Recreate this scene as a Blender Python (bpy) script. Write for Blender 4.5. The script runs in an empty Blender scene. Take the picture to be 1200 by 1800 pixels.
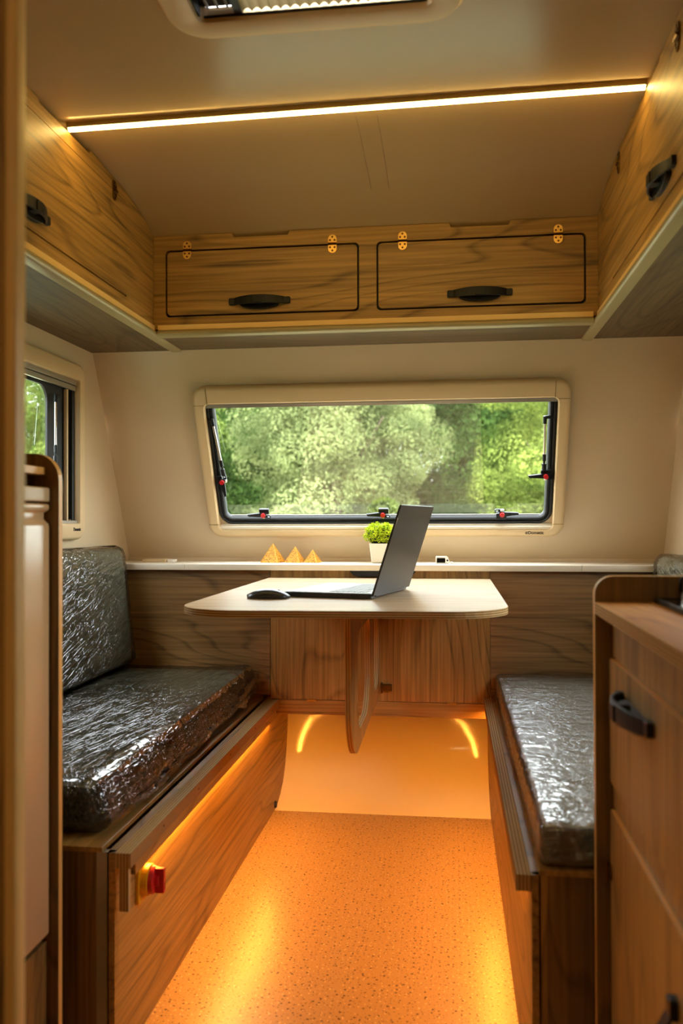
import bpy, bmesh, math, random
from mathutils import Vector, Matrix, noise
import numpy as np
R = math.radians
random.seed(7)
C = bpy.context.scene.collection
S = bpy.context.scene

# ------------------------------------------------------------------ camera
cam_d = bpy.data.cameras.new('camera')
cam = bpy.data.objects.new('camera', cam_d); C.objects.link(cam); S.camera = cam
cam_d.sensor_fit = 'VERTICAL'; cam_d.sensor_height = 36.0; cam_d.sensor_width = 24.0
cam_d.lens = 1507.24 / 1800 * 36.0
cam_d.clip_start = 0.05; cam_d.clip_end = 300
yaw, pitch, roll = 0.12702253, -0.01011594, -0.0027067
def cam_matrix():
    cy, sy = math.cos(yaw), math.sin(yaw); cp, sp = math.cos(pitch), math.sin(pitch); cr, sr = math.cos(roll), math.sin(roll)
    B = Matrix(((1,0,0),(0,0,-1),(0,1,0)))
    Ry = Matrix(((cy,0,sy),(0,1,0),(-sy,0,cy))); Rp = Matrix(((1,0,0),(0,cp,-sp),(0,sp,cp))); Rr = Matrix(((cr,-sr,0),(sr,cr,0),(0,0,1)))
    M = Rr @ Rp @ Ry @ B                      # world -> (right, down, forward)
    F = Matrix(((1,0,0),(0,-1,0),(0,0,-1)))   # -> blender camera axes
    return (F @ M).transposed()
cam.matrix_world = Matrix.Translation((0,0,1.04)) @ cam_matrix().to_4x4()
cam_d.dof.use_dof = True; cam_d.dof.focus_distance = 2.7; cam_d.dof.aperture_fstop = 3.2

# ------------------------------------------------------------------ light and exposure
S.view_settings.view_transform = 'Standard'; S.view_settings.look = 'None'
S.view_settings.exposure = 0.0; S.view_settings.gamma = 1.0; S.view_settings.use_curve_mapping = False
S.cycles.use_denoising = True
S.cycles.max_bounces = 10; S.cycles.diffuse_bounces = 6; S.cycles.glossy_bounces = 5; S.cycles.transparent_max_bounces = 16; S.cycles.transmission_bounces = 6
S.cycles.sample_clamp_indirect = 6.0; S.cycles.caustics_reflective = False; S.cycles.caustics_refractive = False
SKY = 18.0
LED_CEIL = 44.0
LED_LOW = 185.0
SUN = 3.5
W = bpy.data.worlds.new('overcast_sky'); S.world = W; W.use_nodes = True
wn = W.node_tree; wn.nodes.clear()
wo = wn.nodes.new('ShaderNodeOutputWorld'); wb = wn.nodes.new('ShaderNodeBackground')
wt = wn.nodes.new('ShaderNodeTexCoord'); ws = wn.nodes.new('ShaderNodeSeparateXYZ'); wr = wn.nodes.new('ShaderNodeValToRGB')
wn.links.new(wt.outputs['Generated'], ws.inputs[0]); wn.links.new(ws.outputs['Z'], wr.inputs[0])
wr.color_ramp.elements[0].position = 0.0; wr.color_ramp.elements[0].color = (0.62,0.68,0.66,1)
wr.color_ramp.elements[1].position = 0.6; wr.color_ramp.elements[1].color = (1.0,1.05,1.12,1)
wn.links.new(wr.outputs[0], wb.inputs[0]); wb.inputs[1].default_value = SKY
wn.links.new(wb.outputs[0], wo.inputs[0])
sd = bpy.data.lights.new('sun', 'SUN'); sd.energy = SUN; sd.angle = R(12); sd.color = (1,0.96,0.86)
sun = bpy.data.objects.new('sun', sd); C.objects.link(sun); sun.rotation_euler = (R(38), 0, R(-28)); sun.location = (0,0,20)

def portal(name, loc, direction, sx, sy):
    d = bpy.data.lights.new(name, 'AREA'); d.shape = 'RECTANGLE'; d.size = sx; d.size_y = sy; d.cycles.is_portal = True
    o = bpy.data.objects.new(name, d); C.objects.link(o); o.location = loc
    o.rotation_euler = Vector(direction).to_track_quat('-Z', 'Z').to_euler()
    return o

# ------------------------------------------------------------------ materials
def newmat(name):
    m = bpy.data.materials.new(name); m.use_nodes = True
    nt = m.node_tree; p = nt.nodes['Principled BSDF']
    return m, nt, p
def N(nt, t, **kw):
    n = nt.nodes.new(t)
    for k, v in kw.items(): setattr(n, k, v)
    return n
def srgb(r, g, b):
    f = lambda c: ((c/255+0.055)/1.055)**2.4 if c/255 > 0.04045 else c/255/12.92
    return (f(r), f(g), f(b), 1)
def plain(name, col, rough=0.5, metal=0.0, bump=0.0, bscale=200, spec=0.5, coat=0.0):
    m, nt, p = newmat(name)
    p.inputs['Base Color'].default_value = col; p.inputs['Roughness'].default_value = rough; p.inputs['Metallic'].default_value = metal
    p.inputs['Specular IOR Level'].default_value = spec; p.inputs['Coat Weight'].default_value = coat; p.inputs['Coat Roughness'].default_value = 0.08
    if bump:
        tc = N(nt,'ShaderNodeTexCoord'); n = N(nt,'ShaderNodeTexNoise'); n.inputs['Scale'].default_value = bscale; n.inputs['Detail'].default_value = 3
        b = N(nt,'ShaderNodeBump'); b.inputs['Strength'].default_value = bump; b.inputs['Distance'].default_value = 0.002
        nt.links.new(tc.outputs['Object'], n.inputs['Vector']); nt.links.new(n.outputs['Fac'], b.inputs['Height']); nt.links.new(b.outputs[0], p.inputs['Normal'])
    return m
def wood(name, axis, light, dark, rough=0.42, seed=0.0, contrast=1.0, rings=15.0):
    """laminate with cathedral grain running along the given axis"""
    m, nt, p = newmat(name)
    tc = N(nt,'ShaderNodeTexCoord')
    mp = N(nt,'ShaderNodeMapping'); mp.inputs['Location'].default_value = (seed, seed*1.7, seed*0.6)
    s = [4.4,4.4,4.4]; s['XYZ'.index(axis)] = 0.7; mp.inputs['Scale'].default_value = s
    nt.links.new(tc.outputs['Object'], mp.inputs['Vector'])
    n1 = N(nt,'ShaderNodeTexNoise'); n1.inputs['Scale'].default_value = 1.0; n1.inputs['Detail'].default_value = 1.5; n1.inputs['Roughness'].default_value = 0.45
    nt.links.new(mp.outputs[0], n1.inputs['Vector'])
    mul = N(nt,'ShaderNodeMath', operation='MULTIPLY'); mul.inputs[1].default_value = rings; nt.links.new(n1.outputs['Fac'], mul.inputs[0])
    fr = N(nt,'ShaderNodeMath', operation='FRACT'); nt.links.new(mul.outputs[0], fr.inputs[0])
    r1 = N(nt,'ShaderNodeValToRGB'); e = r1.color_ramp.elements
    e[0].position = 0.0; e[0].color = (0,0,0,1); e[1].position = 1.0; e[1].color = (0,0,0,1)
    x = e.new(0.16); x.color = (0.8,0.8,0.8,1); x = e.new(0.86); x.color = (1,1,1,1)
    nt.links.new(fr.outputs[0], r1.inputs[0])
    mp2 = N(nt,'ShaderNodeMapping'); s2 = [110,110,110]; s2['XYZ'.index(axis)] = 3.0; mp2.inputs['Scale'].default_value = s2
    nt.links.new(tc.outputs['Object'], mp2.inputs['Vector'])
    n2 = N(nt,'ShaderNodeTexNoise'); n2.inputs['Scale'].default_value = 1.0; n2.inputs['Detail'].default_value = 4
    nt.links.new(mp2.outputs[0], n2.inputs['Vector'])
    mp3 = N(nt,'ShaderNodeMapping'); s3 = [16,16,16]; s3['XYZ'.index(axis)] = 0.8; mp3.inputs['Scale'].default_value = s3
    nt.links.new(tc.outputs['Object'], mp3.inputs['Vector'])
    n3 = N(nt,'ShaderNodeTexNoise'); n3.inputs['Scale'].default_value = 1.0; n3.inputs['Detail'].default_value = 2
    nt.links.new(mp3.outputs[0], n3.inputs['Vector'])
    a = N(nt,'ShaderNodeMath', operation='MULTIPLY'); a.inputs[1].default_value = 0.22*contrast; nt.links.new(r1.outputs[0], a.inputs[0])
    b = N(nt,'ShaderNodeMath', operation='MULTIPLY_ADD'); b.inputs[1].default_value = 0.75*contrast; nt.links.new(n2.outputs['Fac'], b.inputs[0]); nt.links.new(a.outputs[0], b.inputs[2])
    c = N(nt,'ShaderNodeMath', operation='MULTIPLY_ADD'); c.inputs[1].default_value = 0.42*contrast; nt.links.new(n3.outputs['Fac'], c.inputs[0]); nt.links.new(b.outputs[0], c.inputs[2])
    rm = N(nt,'ShaderNodeValToRGB'); rm.color_ramp.elements[0].position = 0.45; rm.color_ramp.elements[0].color = dark
    rm.color_ramp.elements[1].position = 1.08 if contrast>1 else 1.0; rm.color_ramp.elements[1].color = light
    nt.links.new(c.outputs[0], rm.inputs[0]); nt.links.new(rm.outputs[0], p.inputs['Base Color'])
    p.inputs['Roughness'].default_value = rough
    bp = N(nt,'ShaderNodeBump'); bp.inputs['Strength'].default_value = 0.12; bp.inputs['Distance'].default_value = 0.001
    nt.links.new(n2.outputs['Fac'], bp.inputs['Height']); nt.links.new(bp.outputs[0], p.inputs['Normal'])
    return m
def ply(name, axis, light, dark, per):
    """plywood edge: thin layers stacked along the given axis"""
    m, nt, p = newmat(name)
    tc = N(nt,'ShaderNodeTexCoord'); sx = N(nt,'ShaderNodeSeparateXYZ'); nt.links.new(tc.outputs['Object'], sx.inputs[0])
    mu = N(nt,'ShaderNodeMath', operation='MULTIPLY'); mu.inputs[1].default_value = 1/per; nt.links.new(sx.outputs[axis], mu.inputs[0])
    fr = N(nt,'ShaderNodeMath', operation='FRACT'); nt.links.new(mu.outputs[0], fr.inputs[0])
    rm = N(nt,'ShaderNodeValToRGB'); e = rm.color_ramp.elements; e[0].position = 0.45; e[0].color = light; e[1].position = 0.55; e[1].color = dark
    e3 = e.new(0.97); e3.color = dark; e4 = e.new(1.0); e4.color = light
    nt.links.new(fr.outputs[0], rm.inputs[0])
    n = N(nt,'ShaderNodeTexNoise'); n.inputs['Scale'].default_value = 60; nt.links.new(tc.outputs['Object'], n.inputs['Vector'])
    mx = N(nt,'ShaderNodeMixRGB', blend_type='MULTIPLY'); mx.inputs[0].default_value = 0.2; nt.links.new(rm.outputs[0], mx.inputs[1]); nt.links.new(n.outputs['Color'], mx.inputs[2])
    nt.links.new(mx.outputs[0], p.inputs['Base Color']); p.inputs['Roughness'].default_value = 0.75; p.inputs['Specular IOR Level'].default_value = 0.12
    return m
def emit(name, col, st):
    m, nt, p = newmat(name); nt.nodes.remove(p)
    e = N(nt,'ShaderNodeEmission'); e.inputs[0].default_value = col; e.inputs[1].default_value = st
    nt.links.new(e.outputs[0], nt.nodes['Material Output'].inputs[0]); return m
def thin_glass(name, tint=(0.93,0.95,0.93,1), rough=0.02, f0=0.06):
    m, nt, p = newmat(name); nt.nodes.remove(p)
    t = N(nt,'ShaderNodeBsdfTransparent'); t.inputs[0].default_value = tint
    g = N(nt,'ShaderNodeBsdfGlossy'); g.inputs['Roughness'].default_value = rough
    fw = N(nt,'ShaderNodeLayerWeight'); fw.inputs[0].default_value = 0.12
    ad = N(nt,'ShaderNodeMath', operation='ADD'); ad.inputs[1].default_value = f0; ad.use_clamp = True; nt.links.new(fw.outputs['Facing'], ad.inputs[0])
    fw.inputs[0].default_value = 0.05
    mx = N(nt,'ShaderNodeMixShader'); nt.links.new(ad.outputs[0], mx.inputs[0]); nt.links.new(t.outputs[0], mx.inputs[1]); nt.links.new(g.outputs[0], mx.inputs[2])
    nt.links.new(mx.outputs[0], nt.nodes['Material Output'].inputs[0]); return m
def film(name, direction, fac=0.2, size=(0.30,0.012,0.012), rough=0.07, dist=0.0006, und_k=8.0):
    """clear stretch film: creased along one direction, glossy with see-through"""
    m, nt, p = newmat(name); nt.nodes.remove(p)
    tc = N(nt,'ShaderNodeTexCoord')
    def ridge(sc, det):
        mp = N(nt,'ShaderNodeMapping'); mp.vector_type = 'TEXTURE'; mp.inputs['Rotation'].default_value = direction; mp.inputs['Scale'].default_value = sc
        nt.links.new(tc.outputs['Object'], mp.inputs['Vector'])
        n = N(nt,'ShaderNodeTexNoise'); n.inputs['Scale'].default_value = 1.0; n.inputs['Detail'].default_value = det; n.inputs['Roughness'].default_value = 0.55; n.inputs['Distortion'].default_value = 0.12
        nt.links.new(mp.outputs[0], n.inputs['Vector'])
        s1 = N(nt,'ShaderNodeMath', operation='SUBTRACT'); s1.inputs[1].default_value = 0.5; nt.links.new(n.outputs['Fac'], s1.inputs[0])
        ab = N(nt,'ShaderNodeMath', operation='ABSOLUTE'); nt.links.new(s1.outputs[0], ab.inputs[0]); return ab.outputs[0]
    def crease(v, w):   # flat sheet with narrow V folds
        mn = N(nt,'ShaderNodeMath', operation='MINIMUM'); mn.inputs[1].default_value = w; nt.links.new(v, mn.inputs[0])
        ml = N(nt,'ShaderNodeMath', operation='MULTIPLY'); ml.inputs[1].default_value = 1/w; nt.links.new(mn.outputs[0], ml.inputs[0]); return ml.outputs[0]
    def add(a_, b_, k):
        n = N(nt,'ShaderNodeMath', operation='MULTIPLY_ADD'); n.inputs[1].default_value = k; nt.links.new(b_, n.inputs[0]); nt.links.new(a_, n.inputs[2]); return n.outputs[0]
    c1 = crease(ridge(size, 2), 0.045); c2 = crease(ridge((size[0]*0.22, size[1]*1.5, size[2]*1.5), 3), 0.03)
    und = ridge((size[0]*0.4, size[1]*7, size[2]*7), 3)
    h_ = add(add(c1, c2, 0.7), und, und_k)
    am = N(nt,'ShaderNodeMath', operation='MULTIPLY'); am.inputs[1].default_value = 1.0; nt.links.new(h_, am.inputs[0])
    bp = N(nt,'ShaderNodeBump'); bp.inputs['Strength'].default_value = 1.0; bp.inputs['Distance'].default_value = dist
    nt.links.new(am.outputs[0], bp.inputs['Height'])
    t = N(nt,'ShaderNodeBsdfTransparent'); t.inputs[0].default_value = (0.97,0.97,0.96,1)
    g = N(nt,'ShaderNodeBsdfGlossy'); g.inputs['Roughness'].default_value = rough; nt.links.new(bp.outputs[0], g.inputs['Normal'])
    fw = N(nt,'ShaderNodeFresnel'); fw.inputs[0].default_value = 1.5; nt.links.new(bp.outputs[0], fw.inputs['Normal'])
    ad = N(nt,'ShaderNodeMath', operation='MULTIPLY_ADD'); ad.inputs[1].default_value = 1.2; ad.inputs[2].default_value = fac; ad.use_clamp = True; nt.links.new(fw.outputs[0], ad.inputs[0])
    mx = N(nt,'ShaderNodeMixShader'); nt.links.new(ad.outputs[0], mx.inputs[0]); nt.links.new(t.outputs[0], mx.inputs[1]); nt.links.new(g.outputs[0], mx.inputs[2])
    nt.links.new(mx.outputs[0], nt.nodes['Material Output'].inputs[0]); return m

OAK_L, OAK_D = srgb(180,138,72), srgb(86,61,27)
M = {}
M['wall'] = plain('wall_laminate', srgb(210,188,154), 0.28, bump=0.05, bscale=120)
M['ceil'] = plain('ceiling_laminate', srgb(184,156,114), 0.2, bump=0.03, bscale=60, spec=0.22)
for ax in 'XYZ':
    M['oak'+ax] = wood('oak_laminate_'+ax.lower(), ax, OAK_L, OAK_D, 0.46, seed={'X':0.0,'Y':3.1,'Z':7.7}[ax], contrast=1.08)
M['oakpanel'] = wood('oak_panel', 'X', srgb(164,126,74), srgb(80,58,30), 0.45, seed=5.2)
M['oakdark'] = wood('oak_dark', 'Z', srgb(142,110,60), srgb(84,64,34), 0.45, seed=2.0)
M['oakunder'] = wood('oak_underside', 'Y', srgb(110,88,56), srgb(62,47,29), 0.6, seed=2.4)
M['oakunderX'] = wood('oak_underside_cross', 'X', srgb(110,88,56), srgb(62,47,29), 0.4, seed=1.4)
M['oaktop'] = wood('oak_worktop', 'Y', srgb(232,168,84), srgb(176,116,50), 0.62, seed=6.0)
M['tabletop'] = wood('table_laminate', 'X', srgb(226,204,176), srgb(186,156,120), 0.24, seed=4.0, contrast=0.8)
M['plyZ'] = ply('plywood_edge_layers', 'Z', srgb(222,182,124), srgb(138,102,60), 0.0052)
M['plyX'] = ply('plywood_upright_layers', 'X', srgb(204,170,116), srgb(158,124,78), 0.0062)
M['edge'] = plain('edge_band', srgb(236,178,98), 0.4)
M['cream'] = plain('cream_plastic', srgb(214,186,142), 0.4)
M['rail'] = plain('cream_aluminium', srgb(164,150,112), 0.38, metal=0.15)
M['band'] = plain('glow_tinted_cream', srgb(238,200,128), 0.4)  # cream with the ceiling strip's golden light put into the colour
M['alu'] = plain('brushed_aluminium', srgb(170,164,150), 0.38, metal=0.8)
M['shelf'] = plain('shelf_white', srgb(226,214,192), 0.3)
M['black'] = plain('black_plastic', srgb(14,15,16), 0.45, spec=0.3)
M['rubber'] = plain('black_rubber', srgb(14,15,16), 0.6)
M['blackgloss'] = plain('black_glass', srgb(10,11,12), 0.06)
M['hobglass'] = plain('hob_glass', srgb(8,9,9), 0.2, spec=0.25)
M['red'] = plain('red_plastic', srgb(200,30,34), 0.35)
M['yellow'] = plain('yellow_plastic', srgb(236,178,20), 0.4)
M['chrome'] = plain('chrome', srgb(215,212,205), 0.16, metal=1.0)
M['brass'] = plain('brass', srgb(214,172,96), 0.3, metal=1.0)
M['brassdark'] = plain('aged_brass', srgb(120,92,44), 0.35, metal=1.0)
M['brassdeep'] = plain('brass_screw', srgb(96,66,26), 0.35, metal=0.9)
M['fridge'] = plain('fridge_door_cream', srgb(224,186,136), 0.28)
M['foam'] = plain('grey_fabric', srgb(96,98,78), 0.9, bump=0.5, bscale=900)
M['foamR'] = plain('light_grey_fabric', srgb(140,136,112), 0.9, bump=0.5, bscale=900)
M['foamend'] = plain('dark_cushion_end', srgb(24,26,22), 0.9)
M['filmA'] = film('stretch_film', (0,0,R(81)), 0.08, (0.36,0.012,0.012), 0.10, 0.0009, 9.0)
M['filmB'] = film('stretch_film_back', (0,R(-15),R(90)), 0.07, (0.40,0.013,0.013), 0.10, 0.0012, 11.0)
M['filmC'] = film('stretch_film_right', (0,0,R(4)), 0.22, (0.14,0.010,0.010), 0.24, 0.0006, 14.0)
M['filmS'] = film('stretch_film_side', (R(62),0,R(90)), 0.12, (0.10,0.016,0.016), 0.1, 0.0012, 12.0)
M['lino'] = plain('smooth_cream_lining', srgb(244,220,176), 0.08, spec=0.4)
M['laptop'] = plain('dark_anodised', srgb(44,40,33), 0.42, metal=0.1, spec=0.28)
M['laptopk'] = plain('laptop_body', srgb(30,31,32), 0.32)
M['deck'] = plain('laptop_deck', srgb(150,150,150), 0.25, metal=0.7)
M['screen'] = plain('laptop_screen', srgb(12,12,14), 0.1)
M['led_w'] = emit('ceiling_led', (1.0,0.66,0.19,1), LED_CEIL)
M['led_o'] = emit('bench_led', (1.0,0.39,0.045,1), LED_LOW)
M['fill_led'] = emit('added_fill_glow', (1.0,0.74,0.36,1), 60.0)  # glow of the added fill strip behind the camera
M['glass'] = thin_glass('acrylic_pane')
M['gold'] = plain('gold_stone', srgb(214,150,50), 0.5, metal=0.35)
M['pot'] = plain('white_pot', srgb(232,220,200), 0.35)
M['white'] = plain('white_plastic', srgb(235,228,215), 0.35)
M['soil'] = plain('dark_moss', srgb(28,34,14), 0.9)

def vinyl():
    m, nt, p = newmat('speckled_vinyl')
    tc = N(nt,'ShaderNodeTexCoord')
    def spots(scale, thr, seed):
        mp = N(nt,'ShaderNodeMapping'); mp.inputs['Location'].default_value = (seed,seed,0); nt.links.new(tc.outputs['Object'], mp.inputs['Vector'])
        v = N(nt,'ShaderNodeTexVoronoi'); v.voronoi_dimensions = '2D'; v.inputs['Scale'].default_value = scale; v.inputs['Randomness'].default_value = 1
        nt.links.new(mp.outputs[0], v.inputs['Vector'])
        sp = N(nt,'ShaderNodeSeparateColor'); nt.links.new(v.outputs['Color'], sp.inputs[0])
        pw = N(nt,'ShaderNodeMath', operation='MULTIPLY'); pw.inputs[1].default_value = thr; nt.links.new(sp.outputs[0], pw.inputs[0])
        lt = N(nt,'ShaderNodeMath', operation='LESS_THAN'); nt.links.new(v.outputs['Distance'], lt.inputs[0]); nt.links.new(pw.outputs[0], lt.inputs[1])
        return lt.outputs[0]
    n = N(nt,'ShaderNodeTexNoise'); n.inputs['Scale'].default_value = 260; n.inputs['Detail'].default_value = 3; nt.links.new(tc.outputs['Object'], n.inputs['Vector'])
    base = N(nt,'ShaderNodeMixRGB'); base.inputs[1].default_value = srgb(172,136,92); base.inputs[2].default_value = srgb(182,146,100); nt.links.new(n.outputs['Fac'], base.inputs[0])
    cur = base.outputs[0]
    for sc, th, sd_, col in ((62,0.19,3.3,srgb(70,42,22)),(105,0.2,9.1,srgb(110,74,42)),(70,0.13,5.7,srgb(236,206,160))):
        mx = N(nt,'ShaderNodeMixRGB'); mx.inputs[2].default_value = col; nt.links.new(spots(sc,th,sd_), mx.inputs[0]); nt.links.new(cur, mx.inputs[1]); cur = mx.outputs[0]
    nt.links.new(cur, p.inputs['Base Color']); p.inputs['Roughness'].default_value = 0.3
    b = N(nt,'ShaderNodeBump'); b.inputs['Strength'].default_value = 0.04; b.inputs['Distance'].default_value = 0.001; nt.links.new(n.outputs['Fac'], b.inputs['Height']); nt.links.new(b.outputs[0], p.inputs['Normal'])
    return m
M['vinyl'] = vinyl()

# ------------------------------------------------------------------ mesh helpers
def chain_loc(o):
    v = Vector((0,0,0))
    while o is not None: v += o.location; o = o.parent
    return v
def finish(bm, name, mat, parent=None, smooth=False, bevel=0.0, local=False, mats=None, smooth_angle=None):
    """link a bmesh (in world coordinates, or local=True in its parent's) as ONE object"""
    me = bpy.data.meshes.new(name)
    if parent is not None:
        if not local: bmesh.ops.translate(bm, verts=bm.verts, vec=-chain_loc(parent))
        loc = Vector((0,0,0))
    else:
        xs = [v.co for v in bm.verts]
        lo = Vector([min(c[i] for c in xs) for i in range(3)]); hi = Vector([max(c[i] for c in xs) for i in range(3)])
        loc = Vector(((lo.x+hi.x)/2, (lo.y+hi.y)/2, lo.z))
        bmesh.ops.translate(bm, verts=bm.verts, vec=-loc)
    bm.normal_update(); bm.to_mesh(me); bm.free()
    for m in (mats or [mat]): me.materials.append(m)
    if smooth:
        me.polygons.foreach_set('use_smooth', [True]*len(me.polygons))
        if smooth_angle: me.set_sharp_from_angle(angle=R(smooth_angle))
    o = bpy.data.objects.new(name, me); C.objects.link(o); o.location = loc
    if parent is not None: o.parent = parent
    if bevel:
        b = o.modifiers.new('bevel', 'BEVEL'); b.width = bevel; b.segments = 2; b.limit_method = 'ANGLE'; b.angle_limit = R(40)
    return o
def thing(name, label, cat, loc, group=None, rotz=0.0):
    o = bpy.data.objects.new(name, None); C.objects.link(o); o.location = loc; o.rotation_euler = (0,0,rotz)
    o.empty_display_size = 0.05; o['label'] = label; o['category'] = cat
    if group: o['group'] = group
    return o
def tag(o, label, cat, group=None, kind=None):
    o['label'] = label; o['category'] = cat
    if group: o['group'] = group
    if kind: o['kind'] = kind
    return o
def struct(o, label=None, cat=None):
    o['kind'] = 'structure'
    if label: o['label'] = label
    if cat: o['category'] = cat
    return o
def box(bm, x0, x1, y0, y1, z0, z1, mi=0):
    vs = [bm.verts.new((x, y, z)) for x in (x0,x1) for y in (y0,y1) for z in (z0,z1)]
    F = ((0,1,3,2),(4,6,7,5),(0,4,5,1),(2,3,7,6),(0,2,6,4),(1,5,7,3))
    for f in F:
        fc = bm.faces.new([vs[i] for i in f]); fc.material_index = mi
    return vs
def boxo(name, mat, x0, x1, y0, y1, z0, z1, parent=None, bevel=0.001):
    bm = bmesh.new(); box(bm, x0, x1, y0, y1, z0, z1); return finish(bm, name, mat, parent, bevel=bevel)
def rrect(w0, w1, h0, h1, r, seg=6):
    """rounded rectangle loop, r may be a 4-tuple (bl, br, tr, tl)"""
    if not isinstance(r, tuple): r = (r,)*4
    out = []
    for (cx, cy, rr, a0) in ((w0+r[0], h0+r[0], r[0], 180), (w1-r[1], h0+r[1], r[1], 270), (w1-r[2], h1-r[2], r[2], 0), (w0+r[3], h1-r[3], r[3], 90)):
        for i in range(seg+1):
            a = R(a0+90*i/seg); out.append((cx+rr*math.cos(a), cy+rr*math.sin(a)))
    return out
def plate(bm, outer, holes, t0, t1, fn, mi=0):
    """2-D outline with holes, extruded from t0 to t1; fn(u, v, t) -> 3-D point"""
    def clean(l):
        o = []
        for p in l:
            if not o or (abs(p[0]-o[-1][0])+abs(p[1]-o[-1][1])) > 1e-6: o.append(p)
        if abs(o[0][0]-o[-1][0])+abs(o[0][1]-o[-1][1]) < 1e-6: o.pop()
        return o
    loops = [clean(outer)] + [clean(h) for h in holes]
    res = []
    for t in (t0, t1):
        es = []; ls = []
        for l in loops:
            vs = [bm.verts.new((p[0], p[1], t)) for p in l]; ls.append(vs)
            es += [bm.edges.new((vs[i], vs[(i+1) % len(vs)])) for i in range(len(vs))]
        bmesh.ops.triangle_fill(bm, use_beauty=True, use_dissolve=False, edges=es)
        res.append(ls)
    for a, b in zip(*res):
        n = len(a)
        for i in range(n):
            bm.faces.new((a[i], a[(i+1) % n], b[(i+1) % n], b[i]))
    vs = [v for ls in res for l in ls for v in l]
    fs = {f for v in vs for f in v.link_faces}
    for f in fs: f.material_index = mi
    for v in vs: v.co = fn(*v.co)
    bmesh.ops.recalc_face_normals(bm, faces=list(fs))
    # merge coplanar triangles back so bevels stay clean
    bmesh.ops.dissolve_limit(bm, angle_limit=R(0.5), verts=vs, edges=list({e for v in vs for e in v.link_edges})) if not holes else None
    return vs
def rings(bm, rngs, closed=True, cap0=False, cap1=False, mi=0):
    """skin a list of point loops of equal length"""
    L = [[bm.verts.new(p) for p in r] for r in rngs]
    n = len(L[0]); fs = []
    for a, b in zip(L[:-1], L[1:]):
        for i in range(n if closed else n-1):
            fs.append(bm.faces.new((a[i], a[(i+1) % n], b[(i+1) % n], b[i])))
    if cap0: fs.append(bm.faces.new(L[0][::-1]))
    if cap1: fs.append(bm.faces.new(L[-1]))
    for f in fs: f.material_index = mi
    return L
def sheet(bm, prof, xs, th):
    """curved sheet with real thickness: prof(x) gives (y, z) points, th to the left of the path"""
    rg = []
    for x in xs:
        p = [Vector(q) for q in prof(x)]; o = []
        for i in range(len(p)):
            d = (p[min(i+1,len(p)-1)]-p[max(i-1,0)]).normalized(); o.append(p[i]+Vector((-d.y, d.x))*th)
        rg.append([Vector((x, q.x, q.y)) for q in p+o[::-1]])
    rings(bm, rg, True, True, True); bmesh.ops.recalc_face_normals(bm, faces=bm.faces[:])
def tube(bm, pts, r, seg=8, mi=0, cap=True):
    pts = [Vector(p) for p in pts]; rr = r if isinstance(r, (list, tuple)) else [r]*len(pts); rg = []
    prev = None
    for i, p in enumerate(pts):
        d = (pts[min(i+1, len(pts)-1)] - pts[max(i-1, 0)]).normalized()
        if prev is None:
            a = d.orthogonal().normalized()
        else:
            a = (prev - d*prev.dot(d)).normalized()
        prev = a; b = d.cross(a)
        rg.append([p + rr[i]*(a*math.cos(2*math.pi*k/seg) + b*math.sin(2*math.pi*k/seg)) for k in range(seg)])
    rings(bm, rg, True, cap, cap, mi)
def cyl(bm, c, ax, r, h, seg=20, mi=0, r2=None):
    c = Vector(c); ax = Vector(ax).normalized(); tube(bm, [c, c+ax*h], [r, r if r2 is None else r2], seg, mi)
def strip(bm, prof, a, b, fn, closed=True):
    """extrude a 2-D profile between two positions: fn(p, q, t)"""
    rings(bm, [[fn(p[0], p[1], t) for p in prof] for t in (a, b)], closed, closed, closed)
XY = lambda u, v, t: Vector((u, v, t))
XZ = lambda u, v, t: Vector((u, t, v))
YZ = lambda u, v, t: Vector((t, u, v))

# ------------------------------------------------------------------ dimensions
XL, XR = -0.633, 0.134           # aisle sides
WL, WR = -1.238, 0.754           # side walls
YB = 2.968                       # front of the backrest boards
BACK = -1.7                      # end of the room behind the camera
CEIL = 2.006
PROF = [(1.96,2.012),(2.128,2.012),(2.28,2.004),(2.38,1.995),(2.455,1.984),(2.53,1.966),(2.603,1.941),(2.68,1.895),(2.74,1.835),(2.79,1.76),(2.851,1.628)]
def rearP(u, v, n=0.0):          # the leaning wall above the shelf
    return Vector((u, 3.2-0.4265*v-0.9044*n, 0.888+0.9044*v-0.4265*n))

# ------------------------------------------------------------------ room shell
bm = bmesh.new(); box(bm, WL-0.02, WR+0.02, BACK, 3.36, -0.03, 0)
struct(finish(bm, 'floor', M['vinyl']))
# leaning rear wall with the window opening, creased across the window
bm = bmesh.new()
plate(bm, [(WL-0.03,-0.02),(WR+0.03,-0.02),(WR+0.03,0.82),(WL-0.03,0.82)], [rrect(-0.842,0.342,0.168,0.625,0.05)], 0.0, -0.03, lambda u,v,t: Vector((u,v,t)))
bmesh.ops.bisect_plane(bm, geom=bm.verts[:]+bm.edges[:]+bm.faces[:], plane_co=(0,0.555,0), plane_no=(0,1,0))
for v in bm.verts:
    k = max(0, 1-abs(v.co.y-0.555)/0.55) if v.co.y < 0.555 else max(0, 1-(v.co.y-0.555)/0.265)
    v.co = rearP(v.co.x, v.co.y, v.co.z-0.011*k)
bmesh.ops.recalc_face_normals(bm, faces=bm.faces[:])
struct(finish(bm, 'wall_rear', M['wall']))
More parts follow.
